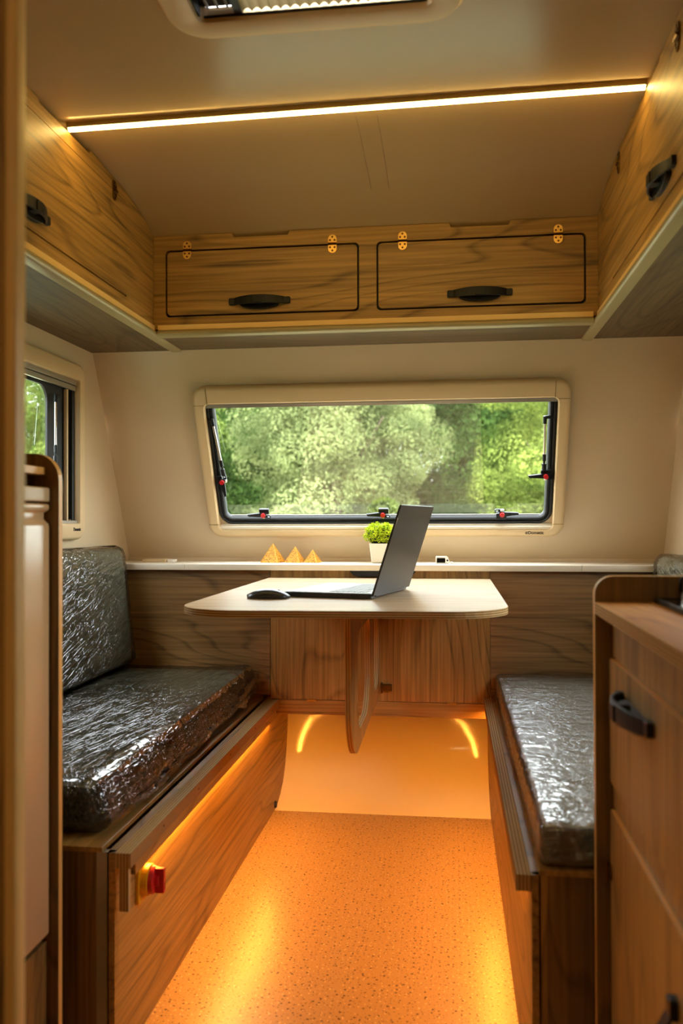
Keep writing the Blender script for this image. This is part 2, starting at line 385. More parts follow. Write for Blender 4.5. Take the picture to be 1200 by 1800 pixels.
# behind the boards and the curved lining at the end of the aisle
low = [(3.035,0.0),(3.09,0.008),(3.14,0.026),(3.19,0.056),(3.23,0.10),(3.262,0.16),(3.282,0.23),(3.295,0.31),(3.30,0.42)]
bm = bmesh.new()
sheet(bm, lambda x: [(y+(x-XL+0.05)/0.867*0.028*min(1,z/0.1), z) for (y,z) in low], (XL-0.05,-0.25,XR+0.05), -0.006)
struct(finish(bm, 'wall_underside', M['lino'], smooth=True, smooth_angle=50))
bm = bmesh.new(); box(bm, WL-0.03, WR+0.03, 3.33, 3.36, -0.03, 0.9); box(bm, WL-0.03, WR+0.03, 3.19, 3.36, 0.86, 0.90)
struct(finish(bm, 'wall_outer', M['wall']))
# side walls with windows; the right opening is an unseen addition
LWIN = (2.0, 2.70, 1.035, 1.505)
RWIN_ADDED = (1.50, 2.40, 1.035, 1.505)
for nm, X, t, (y0,y1,z0,z1) in (('wall_left', WL, -0.03, LWIN), ('wall_right', WR, 0.03, RWIN_ADDED)):
    bm = bmesh.new()
    holes = [rrect(y0,y1,z0,z1,0.05)]
    plate(bm, [(BACK,-0.03),(3.36,-0.03),(3.36,0.9),(3.20,0.9),(2.84,1.66),(2.7,1.95),(2.5,2.05),(BACK,2.05)], holes, X, X+t, YZ)
    struct(finish(bm, nm, M['wall']))
bm = bmesh.new(); box(bm, WL-0.03, WR+0.03, BACK-0.03, BACK, -0.03, 2.05); struct(finish(bm, 'wall_front', M['wall']))
# ceiling: flat sheet with the vent opening, and the curved sheet over the end
VX0, VX1, VY0, VY1 = -0.475, -0.035, 1.17, 1.592
bm = bmesh.new()
plate(bm, [(WL-0.03,BACK-0.03),(WR+0.03,BACK-0.03),(WR+0.03,1.930),(WL-0.03,1.944)], [rrect(VX0,VX1,VY0,VY1,0.02)], CEIL, CEIL+0.02, XY)
struct(finish(bm, 'ceiling', M['ceil']))
bm = bmesh.new()
def bez(pts, n):   # catmull-rom resample
    out = []
    for i in range(len(pts)-1):
        p0 = Vector(pts[max(i-1,0)]); p1 = Vector(pts[i]); p2 = Vector(pts[i+1]); p3 = Vector(pts[min(i+2,len(pts)-1)])
        for k in range(n):
            t = k/n; out.append(0.5*((2*p1)+(p2-p0)*t+(2*p0-5*p1+4*p2-p3)*t*t+(3*p1-p0-3*p2+p3)*t**3))
    out.append(Vector(pts[-1])); return out
pc = bez([(1.90,2.013)]+PROF, 4)
sheet(bm, lambda x: [(p.x, p.y) for p in pc], (WL-0.03, -0.25, WR+0.03), 0.02)
struct(finish(bm, 'ceiling_curve', M['ceil'], smooth=True, smooth_angle=50)).name = 'ceiling.001'
# faint seams in the curved sheet
for n_, x in enumerate((-0.2235,-0.1725)):
    bm = bmesh.new(); pp = [p for p in pc if 2.02 < p.x < 2.45]
    rings(bm, [[Vector((x+dx, p.x, p.y-0.0006)) for p in pp] for dx in (0,0.0012)], closed=False)
    struct(finish(bm, 'trim_%d' % (n_+1), M['oakdark']))

# ------------------------------------------------------------------ windows
def ringloft(bm, fn, u0, u1, v0, v1, r, prof, seg=8, mi=0, closed_prof=False):
    """prof = [(inset, height)...] swept round a rounded rectangle; inset may be (left, bottom, right, top)"""
    rg = []
    for d, h in prof:
        if not isinstance(d, tuple): d = (d,)*4
        rr = max(r-min(d), 0.004)
        rg.append([fn(p[0], p[1], h) for p in rrect(u0+d[0], u1-d[2], v0+d[1], v1-d[3], rr, seg)])
    if closed_prof: rg.append(rg[0])
    rings(bm, rg)
    bmesh.ops.remove_doubles(bm, verts=bm.verts, dist=1e-6)
    bmesh.ops.recalc_face_normals(bm, faces=bm.faces[:])
def latch(fn, u, v, ang, parent, flip=1):
    """black lever latch with a red release button; ang turns it in the window plane"""
    ca, sa = math.cos(ang), math.sin(ang)
    def g(a, b, n): a *= flip; return fn(u+a*ca-b*sa, v+a*sa+b*ca, n)
    bm = bmesh.new()
    plate(bm, rrect(-0.020,0.016,-0.020,0.0,0.003,3), [], 0.0, 0.012, g)
    plate(bm, rrect(-0.026,0.008,0.004,0.016,0.006,4), [rrect(-0.022,-0.013,0.007,0.013,0.002,2)], 0.004, 0.012, g)
    plate(bm, [(-0.010,-0.008),(0.012,-0.008),(0.060,-0.002),(0.056,0.006),(0.012,0.008),(-0.010,0.010)], [], 0.012, 0.020, g)
    base = finish(bm, 'latch', M['black'], parent, bevel=0.0008)
    bm = bmesh.new(); c0 = g(0,0,0.018); c1 = g(0,0,0.027)
    cyl(bm, c0, c1-c0, 0.0085, (c1-c0).length, 16)
    o = finish(bm, 'release_button', M['red'], base, smooth=True, smooth_angle=40); o['label'] = 'red round release button'
    bm = bmesh.new(); c0 = g(0,0.003,0.012); c1 = g(0,0.016,0.014); tube(bm, [c0,c1], 0.006, 10)
    finish(bm, 'latch_pin', M['chrome'], base, smooth=True)
    return base
def stay(fn, pts, parent):
    """telescopic stay arm: black ends, chrome tube"""
    P = [fn(*p) for p in pts]
    bm = bmesh.new(); tube(bm, [P[0], P[1]], 0.0042, 10); o = finish(bm, 'stay_arm', M['chrome'], parent, smooth=True, smooth_angle=40)
    o['label'] = 'chrome telescopic stay tube'
    bm = bmesh.new()
    d = (P[0]-P[1]).normalized()
    tube(bm, [P[0]-d*0.004, P[0]+d*0.022], 0.0065, 10); tube(bm, [P[0]+d*0.018, P[0]+d*0.018+Vector((0,0,0.001))+(fn(pts[0][0]+pts[2][0], pts[0][1], 0)-fn(pts[0][0], pts[0][1], 0))], 0.006, 8)
    tube(bm, [P[1]+d*0.004, P[1]-d*0.02], 0.0065, 10); tube(bm, [P[1]-d*0.02, P[1]-d*0.032], 0.004, 8); tube(bm, [P[1]-d*0.030, P[1]-d*0.055], 0.008, 8)
    finish(bm, 'stay_joint', M['black'], o, smooth=True, smooth_angle=40)
def text_on(body, size, mat, mw, parent, name='maker_lettering'):
    cu = bpy.data.curves.new(name, 'FONT'); cu.body = body; cu.size = size; cu.extrude = 0.0004; cu.offset = size*0.02
    tmp = bpy.data.objects.new(name, cu); C.objects.link(tmp)
    dg = bpy.context.evaluated_depsgraph_get(); me = bpy.data.meshes.new_from_object(tmp.evaluated_get(dg))
    bpy.data.objects.remove(tmp)
    bm = bmesh.new(); bm.from_mesh(me); bpy.data.meshes.remove(me)
    bmesh.ops.transform(bm, matrix=mw, verts=bm.verts)
    return bm

# rear window
w1 = bpy.data.objects.new('window_1', None); C.objects.link(w1); w1.location = rearP(-0.25, 0.11, 0)
struct(w1)
U0, U1, V0, V1 = -0.898, 0.397, 0.1106, 0.690
bm = bmesh.new()
TOP, BOT, SID = 0.062, 0.030, 0.040
ringloft(bm, rearP, U0, U1, V0, V1, 0.05, [(0,-0.003),(0,0.012),(0.002,0.018),(0.007,0.022),(0.014,0.024),((SID-0.004,BOT-0.004,SID-0.004,TOP-0.004),0.022),((SID,BOT,SID,TOP),0.018),((SID,BOT,SID,TOP),-0.010)])
finish(bm, 'window_frame', M['cream'], w1, smooth=True, smooth_angle=35)
bm = bmesh.new()   # fine joint lines near the corners of the frame
for (a,b,c,d) in ((-0.845,V1-TOP,-0.844,V1-0.003),(0.338+0.006,V1-TOP,0.345,V1-0.003),(U0+0.003,V0+0.052,U0+SID,V0+0.053),(U1-SID,V0+0.052,U1-0.003,V0+0.053),(U0+0.003,V1-0.066,U0+SID,V1-0.065),(U1-SID,V1-0.066,U1-0.003,V1-0.065)):
    plate(bm, [(a,b),(c,b),(c,d),(a,d)], [], 0.023, 0.0246, rearP)
finish(bm, 'frame_joint', M['brassdark'], w1)
iu0, iu1, iv0, iv1 = U0+SID, U1-SID, V0+BOT, V1-TOP
bm = bmesh.new()   # roller blind cassette strip under the top band
plate(bm, [(iu0,iv1-0.018),(iu1,iv1-0.018),(iu1,iv1),(iu0,iv1)], [], 0.001, 0.008, rearP); plate(bm, [(iu0,iv1-0.010),(iu1,iv1-0.010),(iu1,iv1-0.002),(iu0,iv1-0.002)], [], 0.008, 0.014, rearP)
finish(bm, 'blind_rail', M['alu'], w1, bevel=0.001)
bm = bmesh.new(); plate(bm, [(iu0,iv0-0.001),(iu1,iv0-0.001),(iu1,iv0+0.011),(iu0,iv0+0.011)], [], 0.0, 0.017, rearP); plate(bm, [(iu0,iv0+0.010),(iu1,iv0+0.010),(iu1,iv0+0.016),(iu0,iv0+0.016)], [], -0.004, 0.008, rearP)
finish(bm, 'window_sill', M['shelf'], w1, bevel=0.003)
bm = bmesh.new()
sv0 = iv0+0.014
ringloft(bm, rearP, iu0+0.001, iu1-0.001, sv0, iv1+0.02, 0.05, [(0,-0.028),(0,0.000),(0.004,0.004),(0.010,0.004),(0.013,-0.002),(0.016,0.001),(0.022,0.001),(0.026,-0.004),(0.028,-0.02),(0.024,-0.028)])
finish(bm, 'window_seal', M['rubber'], w1, smooth=True, smooth_angle=35)
bm = bmesh.new(); plate(bm, rrect(iu0+0.012, iu1-0.012, sv0+0.012, iv1+0.01, 0.045), [], -0.022, -0.0215, rearP)
finish(bm, 'pane', M['glass'], w1)
bm = bmesh.new()   # folded lower lip of the acrylic pane
plate(bm, [(iu0+0.035,sv0+0.024),(iu1-0.035,sv0+0.024),(iu1-0.035,sv0+0.030),(iu0+0.035,sv0+0.030)], [], -0.020, -0.016, rearP)
finish(bm, 'pane_lip', M['alu'], w1, bevel=0.001)
z2v = lambda z: (z-0.888)/0.9044
latch(rearP, -0.686, z2v(1.069), math.pi, w1, 1); latch(rearP, -0.245, z2v(1.069), math.pi, w1, 1); latch(rearP, 0.180, z2v(1.069), 0, w1, 1)
latch(rearP, -0.826, z2v(1.19), R(-86), w1, 1); latch(rearP, 0.326, z2v(1.20), math.pi, w1, 1)
stay(rearP, [(-0.836,z2v(1.385),0.010),(-0.822,z2v(1.262),0.016),(-0.012,0)], w1)
stay(rearP, [(0.316,z2v(1.375),0.010),(0.318,z2v(1.27),0.016),(0.02,0)], w1)
mw = Matrix.Translation(rearP(0.272, z2v(1.0005), 0.0238)) @ Matrix(((1,0,0),(0,-0.4265,-0.9044),(0,0.9044,-0.4265))).to_4x4()
bm = text_on('Dometic', 0.0155, M['black'], mw, w1)
c = rearP(0.267, z2v(1.005), 0.0238); nrm = Vector((0,-0.9044,-0.4265))
ringloft(bm, rearP, 0.2625, 0.2715, z2v(1.0005), z2v(1.0005)+0.009, 0.0045, [(0,0.0238),(0,0.0246),(0.002,0.0246),(0.002,0.0238)], 4)
o = finish(bm, 'maker_lettering', M['black'], w1); o['label'] = 'small black maker lettering on the frame'
portal('window_portal', rearP(-0.25, 0.39, -0.04), rearP(0,0,1)-rearP(0,0,0), 1.24, 0.50)

def side_window(nm, X, s, win, far):
    """side window on the wall at X; s = +1 when the room is towards +X; far = y of the wide black band"""
    y0, y1, z0, z1 = win
    fn = lambda u, v, n=0.0: Vector((X+s*n, u, v))
    w = bpy.data.objects.new(nm, None); C.objects.link(w); w.location = (X, (y0+y1)/2, z0); struct(w)
    bm = bmesh.new()
    ringloft(bm, fn, y0-0.05, y1+0.045, z0-0.055, z1+0.055, 0.05, [(0,-0.003),(0,0.014),(0.003,0.020),(0.010,0.024),((0.046,0.050,0.041,0.052),0.022),((0.048,0.053,0.043,0.055),0.018),((0.048,0.053,0.043,0.055),-0.01)])
    finish(bm, 'window_frame', M['cream'], w, smooth=True, smooth_angle=35)
    bm = bmesh.new()
    plate(bm, [(y0,z1-0.016),(y1,z1-0.016),(y1,z1+0.002),(y0,z1+0.002)], [], 0.0, 0.012, fn); plate(bm, [(y0,z1-0.034),(y1,z1-0.034),(y1,z1-0.018),(y0,z1-0.018)], [], 0.0, 0.008, fn)
    plate(bm, [(y0,z0-0.002),(y1,z0-0.002),(y1,z0+0.008),(y0,z0+0.008)], [], 0.0, 0.014, fn)
    finish(bm, 'blind_rail', M['alu'], w, bevel=0.001)
    bm = bmesh.new()
    plate(bm, [(y0-0.001,z0),(y1+0.001,z0),(y1+0.001,z1),(y0-0.001,z1)], [rrect(y0+0.16, y1-0.156, z0+0.03, z1-0.040, 0.05)], -0.014, -0.022, fn)
    plate(bm, [(y1-0.018,z0),(y1,z0),(y1,z1),(y1-0.018,z1)], [], -0.02, 0.004, fn); plate(bm, [(y0,z0),(y0+0.018,z0),(y0+0.018,z1),(y0,z1)], [], -0.02, 0.004, fn)
    finish(bm, 'window_seal', M['rubber'], w, bevel=0.001)
    bm = bmesh.new(); plate(bm, rrect(y0+0.01, y1-0.01, z0+0.01, z1-0.01, 0.05), [], -0.026, -0.0255, fn); finish(bm, 'pane', M['glass'], w)
    bm = bmesh.new(); plate(bm, [(y1-0.048,z0+0.008),(y1-0.038,z0+0.008),(y1-0.038,z1-0.034),(y1-0.048,z1-0.034)], [], -0.012, 0.0, fn)
    o = finish(bm, 'guide_strip', M['cream'], w, bevel=0.001)
    stay(fn, [(y1-0.138, z1-0.085, 0.004), (y1-0.150, z1-0.23, 0.010), (0.02, 0)], w)
    mw = Matrix.Translation(fn(y1-0.05 if s > 0 else y1-0.09, z0-0.026, 0.0238)) @ Matrix(((0,0,s),(s,0,0),(0,1,0))).to_4x4()
    bm = text_on('Dometic', 0.0155, M['black'], mw, w); finish(bm, 'maker_lettering', M['black'], w)
    portal('side_window_portal', (X-s*0.05, (y0+y1)/2, (z0+z1)/2), (s,0,0), y1-y0, z1-z0)
side_window('window_2', WL, 1, LWIN, 2.7)
side_window('window_added', WR, -1, RWIN_ADDED, 2.45)  # out of view, added to let more daylight into the room

# ------------------------------------------------------------------ roof vent
t = thing('roof_vent', 'beige framed roof vent with pleated blind in the ceiling at the top of the photo', 'roof vent', ((VX0+VX1)/2, (VY0+VY1)/2, CEIL))
bm = bmesh.new()
ringloft(bm, lambda u,v,n: Vector((u,v,CEIL-n)), VX0-0.058, VX1+0.062, VY0-0.06, VY1+0.055, 0.075, [(0,-0.001),(0,0.006),(0.006,0.012),(0.02,0.014),(0.05,0.013),(0.056,0.010),(0.057,0.0)])
finish(bm, 'vent_frame', M['cream'], t, smooth=True, smooth_angle=35)
bm = bmesh.new(); pts = []
k = 0; xx = VX0+0.085
n = 19
for i in range(n*8+1):
    pts.append((xx+(VX1-0.004-xx)*i/(n*8), CEIL+0.0035+0.007*abs(math.sin(math.pi*i/8))))
rings(bm, [[Vector((p[0], y, p[1])) for p in pts] for y in (VY0+0.01, VY1-0.0045)], closed=False)
m, nt, p = newmat('pleated_blind'); nt.nodes.remove(p)
d1 = N(nt,'ShaderNodeBsdfDiffuse'); d1.inputs[0].default_value = srgb(150,140,112); d2 = N(nt,'ShaderNodeBsdfTranslucent'); d2.inputs[0].default_value = srgb(150,130,90)
mx = N(nt,'ShaderNodeMixShader'); mx.inputs[0].default_value = 0.07; nt.links.new(d1.outputs[0], mx.inputs[1]); nt.links.new(d2.outputs[0], mx.inputs[2]); nt.links.new(mx.outputs[0], nt.nodes['Material Output'].inputs[0])
finish(bm, 'pleated_blind', m, t)
bm = bmesh.new()
box(bm, VX0, VX1, VY1-0.004, VY1-0.001, CEIL-0.002, CEIL+0.0025); box(bm, VX0+0.07, VX0+0.085, VY0, VY1, CEIL, CEIL+0.02)
box(bm, VX0+0.001, VX0+0.08, VY0, VY1-0.002, CEIL+0.020, CEIL+0.022); box(bm, VX0, VX0+0.003, VY0, VY1, CEIL-0.002, CEIL+0.02)
finish(bm, 'blind_rail', M['black'], t)
for i in range(3): boxo('net_bar', M['alu'], VX0+0.016+i*0.019, VX0+0.021+i*0.019, VY0, VY1-0.008, CEIL+0.012, CEIL+0.016, t)
bm = bmesh.new(); ringloft(bm, lambda u,v,n: Vector((u,v,CEIL+n)), VX0-0.01, VX1+0.01, VY0-0.01, VY1+0.01, 0.03, [(0,0.02),(0,0.07),(0.03,0.10),(0.20,0.12)])
m, nt, p = newmat('frosted_dome'); nt.nodes.remove(p)
d1 = N(nt,'ShaderNodeBsdfTransparent'); d1.inputs[0].default_value = (0.8,0.82,0.84,1); nt.links.new(d1.outputs[0], nt.nodes['Material Output'].inputs[0])
finish(bm, 'dome', m, t)

# ------------------------------------------------------------------ ceiling light strip
t = thing('light_strip', 'long glowing warm white strip of lamps running across the ceiling', 'light strip', (-0.25,1.97,1.99))
bm = bmesh.new()
def led(x, w, z):  # skewed a little, as fitted
    y = 1.990+(x+0.928)/1.362*(-0.028); return (Vector((x,y-w,z)), Vector((x,y+w,z)))
bm = bmesh.new(); rg = []
for x in (-0.926, 0.432):
    p0, p1 = led(x, 0.010, 2.001); q0, q1 = led(x, 0.010, 2.012); rg.append([p0,p1,q1,q0])
rings(bm, rg, True, True, True); finish(bm, 'channel', M['rail'], t)
bm = bmesh.new(); rg = []
for x in (-0.924, 0.430):
    c_ = led(x, 0, 2.0008)[0]; rg.append([c_+Vector((0, 0.007*math.cos(R(a_)), -0.007*math.sin(R(a_)))) for a_ in range(0,181,20)])
rings(bm, rg, True, True, True); o = finish(bm, 'diffuser', M['led_w'], t); o['label'] = 'glowing warm diffuser'
# added fill strip, unseen behind the camera, brightens surfaces facing the viewer
bm = bmesh.new(); box(bm, -0.85, 0.40, -0.606, -0.594, 1.996, 2.004)
tag(finish(bm, 'light_strip', M['fill_led']), 'added warm fill strip under the ceiling, unseen behind the viewer', 'light strip')

# ------------------------------------------------------------------ locker fittings
def frame_fn(o, ux, uz):
    """local frame: a along, b up, n outwards"""
    o = Vector(o); ux = Vector(ux); uz = Vector(uz); nn = ux.cross(uz)
    return lambda a, b, n: o + ux*a + uz*b + nn*n
def bow_handle(fn, parent, L=0.17, h=0.024, glow=False):
    bm = bmesh.new(); rg = []; ns = 14
    for i in range(ns+1):
        s_ = -1+2*i/ns; n = 0.006+0.026*(1-abs(s_)**2.2); hh = h*(0.42+0.16*(1-s_*s_))
        rg.append([fn(s_*L/2, -hh, n-0.005), fn(s_*L/2, -hh, n), fn(s_*L/2, hh, n), fn(s_*L/2, hh, n-0.005)])
    rings(bm, rg, True, True, True)
    for s_ in (-1, 1): plate(bm, rrect(s_*L/2-0.012, s_*L/2+0.012, -h*0.42, h*0.42, 0.004, 3), [], 0.0, 0.010, fn)
    # lower lip and middle latch block
    pts = [(-L*0.36,-h*0.45)]+[(L*0.36*math.cos(a), -h*0.45-0.014*math.sin(a)) for a in [math.pi-math.pi*k/12 for k in range(1,12)]]+[(L*0.36,-h*0.45),(L*0.30,h*0.2),(-L*0.30,h*0.2)]
    plate(bm, pts, [], 0.0, 0.012, fn)
    plate(bm, rrect(-0.014,0.014,-0.012,0.012,0.003,3), [], 0.010, 0.034, fn)
    bmesh.ops.recalc_face_normals(bm, faces=bm.faces[:])
    o = finish(bm, 'handle', M['black'], parent, bevel=0.0012); o['label'] = 'black bow handle with push latch'
    return o
def hinge(fn, parent, w=0.026, h=0.056, mat='brass'):
    bm = bmesh.new()
    for s_ in (-1, 1):
        o = rrect(-w/2, w/2, 0.003, h/2, (0.001,0.001,w*0.48,w*0.48), 5)
        if s_ < 0: o = [(p[0], -p[1]) for p in o][::-1]
        plate(bm, o, [], 0.0, 0.003, fn)
        for a, b in ((-0.007,0.011),(0.007,0.011),(0,0.021)):
            c0 = fn(a, s_*b, 0.003); cyl(bm, c0, fn(a,s_*b,0.0045)-c0, 0.0032, 0.0012, 10, mi=1)
    p0, p1 = fn(-w/2,0,0.004), fn(w/2,0,0.004); tube(bm, [p0,p1], 0.0035, 10, mi=1)
    o = finish(bm, 'hinge', None, parent, smooth=True, smooth_angle=30, mats=[M[mat], M['brassdeep']]); return o
def rail(parent, fn, a, b):
    """cream aluminium edge rail: flat face above a rounded nose; fn(p, q, t): p outwards, q up, t along"""
    bm = bmesh.new()
    pr = [(-0.012,0.014),(0.004,0.014),(0.005,0.012)]+[(0.005+0.009*math.sin(R(x)), 0.003+0.009*math.cos(R(x))) for x in (0,20,45,70,95,125,150,175)]+[(-0.02,-0.006),(-0.02,0.0)]
    strip(bm, pr, a, b, fn); bmesh.ops.recalc_face_normals(bm, faces=bm.faces[:])
    bm2 = bmesh.new(); strip(bm2, [(-0.0125,0.0145),(0.0045,0.0145),(0.0045,0.030),(-0.0125,0.030)], a, b, fn); bmesh.ops.recalc_face_normals(bm2, faces=bm2.faces[:])
    o = finish(bm2, 'edge_band', M['band'], parent); o['label'] = 'flat cream band above the rail, ceiling glow in its colour'
    return finish(bm, 'edge_rail', M['rail'], parent, smooth=True, smooth_angle=50)

# rear overhead locker
FY = 2.602
t = thing('overhead_locker', 'wide oak overhead locker above the rear window with two flap doors', 'locker', (-0.25, FY+0.12, 1.628))
fz = lambda u, v, n: Vector((u, FY-n, v))
d1r, d2r = (-0.886,-0.279,1.684,1.889), (-0.220,0.396,1.684,1.889)
CL, CR = -0.928, 0.434
bm = bmesh.new()
top = 1.938
out = [(CL,1.645),(CR,1.645),(CR,top),(0.180,top),(0.174,top-0.013),(0.003,top-0.013),(-0.003,top),(-0.492,top),(-0.498,top-0.013),(-0.668,top-0.013),(-0.674,top),(CL,top)]
g = 0.0030
plate(bm, out, [rrect(d[0]-g,d[1]+g,d[2]-g,d[3]+g,0.014,5) for d in (d1r,d2r)], 0.0, -0.014, fz)
finish(bm, 'front_panel', M['oakX'], t)
bm = bmesh.new(); box(bm, CL+0.015, CR-0.015, FY+0.0, 2.842, 1.626, 1.638)
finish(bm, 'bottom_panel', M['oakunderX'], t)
bm = bmesh.new()
for d in (d1r,d2r): plate(bm, rrect(d[0]-0.012,d[1]+0.012,d[2]-0.012,d[3]+0.012,0.02,4), [], -0.0145, -0.018, fz)
finish(bm, 'gasket', M['rubber'], t)
rail(t, lambda p,q,s_: Vector((s_, FY-p, 1.626+q)), CL+0.015, CR-0.015)
for d, hx, hg in ((d1r, -0.586, (-0.818,-0.358)), (d2r, 0.088, (-0.143,0.319))):
    bm = bmesh.new(); plate(bm, rrect(d[0]+g,d[1]-g,d[2]+g,d[3]-g,0.012,5), [], 0.0005, -0.013, fz)
    dr = finish(bm, 'door', M['oakX'], t, bevel=0.0008)
    bow_handle(frame_fn((hx, FY, 1.722), (1,0,0), (0,0,1)), dr)
    for x in hg: hinge(frame_fn((x, FY-0.0008, 1.890), (1,0,0), (0,0,1)), dr)
# side overhead lockers
def side_locker(label, X, s, xw, hy, hinges, rot):
    t = thing('overhead_locker', label, 'locker', ((X+xw)/2, 1.8, 1.628), group='overhead lockers along the side walls')
    fn = lambda u, v, n=0.0: Vector((X+s*n, u, v))
    tops = [(1.0,2.004),(1.838,2.004),(1.848,1.996),(2.115,1.996),(2.125,2.006),(2.28,1.999),(2.38,1.990),(2.455,1.979),(2.53,1.961),(2.60,1.938)]
    door = (1.20, 2.373, 1.690, 1.962)
    bm = bmesh.new()
    plate(bm, [(1.0,1.645),(2.60,1.645)]+tops[::-1], [rrect(door[0]-0.0015,door[1]+0.0008,door[2]-0.002,door[3]+0.0012,0.003,2)], 0.0, -0.014, fn)
    finish(bm, 'front_panel', M['oakY'], t)
    bm = bmesh.new(); box(bm, min(X,xw), max(X,xw), 1.0, 2.846, 1.626, 1.638); 
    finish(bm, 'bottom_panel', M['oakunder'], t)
    bm = bmesh.new(); box(bm, min(X,xw), max(X,xw), 0.985, 1.0, 1.626, 2.0); finish(bm, 'end_panel', M['oakY'], t)
    bm = bmesh.new(); plate(bm, rrect(door[0]-0.012,door[1]+0.012,door[2]-0.012,door[3]+0.012,0.01,3), [], -0.0145, -0.018, fn); finish(bm, 'gasket', M['rubber'], t)
    rail(t, lambda p,q,s_: Vector((X+s*p, s_, 1.626+q)), 1.0, 2.846)
    bm = bmesh.new(); plate(bm, rrect(door[0]+0.002,door[1]-0.0008,door[2]+0.0022,door[3]-0.0012,0.003,2), [], 0.0005, -0.013, fn)
    dr = finish(bm, 'door', M['oakY'], t)
    ux = (0,1,0) if s > 0 else (0,-1,0)
    bow_handle(frame_fn((X, hy, 1.735), ux, (0,0,1)), dr)
    for y in hinges: hinge(frame_fn((X+s*0.0008, y, 1.962), ux, (0,0,1)), dr, mat='brassdark')
    return t
side_locker('oak overhead locker along the left wall above the side window', CL, 1, WL, 1.785, (2.281,1.70,1.28), 0)
side_locker('oak overhead locker along the right wall above the kitchen', CR, -1, WR, 1.81, (2.277,1.696,1.28), 0)

# ------------------------------------------------------------------ rear shelf and boards
t = thing('rear_shelf', 'long cream shelf with rounded metal nosing under the rear window', 'shelf', (-0.25,3.06,0.866))
boxo('shelf_board', M['shelf'], WL+0.001, WR-0.001, 2.952, 3.196, 0.872, 0.8885, t)
pr = [(0.0,0.8675),(0.0,0.886),(-0.002,0.8885),(-0.006,0.8895),(-0.012,0.889)]
pr = [(2.940,0.8675),(2.940,0.8855),(2.9415,0.888),(2.944,0.8893),(2.950,0.8895),(2.962,0.8893),(2.962,0.886),(2.952,0.886),(2.952,0.8675)]
for a, b in ((WL+0.001,-0.9355),(-0.9345,0.4315),(0.4325,WR-0.001)):
    bm = bmesh.new(); strip(bm, pr, a, b, lambda p,q,s_: Vector((s_,p,q))); bmesh.ops.recalc_face_normals(bm, faces=bm.faces[:])
    finish(bm, 'nosing', M['shelf'], t, smooth=True, smooth_angle=40)
o = boxo('backrest_board', M['oakpanel'], WL+0.001, XL-0.001, YB, YB+0.015, 0.428, 0.8665); tag(o, 'oak board behind the left bench, under the rear shelf', 'wood panel')
o = boxo('backrest_board', M['oakpanel'], 0.131, WR-0.001, YB, YB+0.015, 0.442, 0.8665); tag(o, 'oak board behind the right bench, under the rear shelf', 'wood panel')
t = thing('hatch_panel', 'upright oak hatch panel in the middle under the table with hinges below', 'hatch', (-0.25,YB,0.36))
boxo('panel', M['oakZ'], -0.632, 0.130, YB, YB+0.015, 0.4145, 0.8665, t)
boxo('lower_rail', M['oakX'], -0.631, 0.133, YB+0.002, YB+0.016, 0.362, 0.4125, t)
for x in (-0.487, 0.0):
    bm = bmesh.new(); box(bm, x-0.016, x+0.016, YB-0.002, YB, 0.409, 0.4175); tube(bm, [(x-0.016,YB-0.003,0.4135),(x+0.016,YB-0.003,0.4135)], 0.002, 8)
    finish(bm, 'hinge', M['brass'], t)
bm = bmesh.new(); box(bm, -0.238,-0.205,YB-0.010,YB,0.452,0.474); box(bm, -0.243,-0.236,YB-0.02,YB,0.446,0.480)
finish(bm, 'catch', M['brassdark'], t, bevel=0.001)
bm = bmesh.new(); plate(bm, [(-0.350,0.8665),(-0.335,0.850),(-0.322,0.846),(-0.135,0.846),(-0.120,0.8665)], [], YB-0.016, YB, XZ)
tag(finish(bm, 'finger_pull', M['rubber'], bevel=0.002), 'black recessed pull under the rear shelf behind the laptop', 'handle')

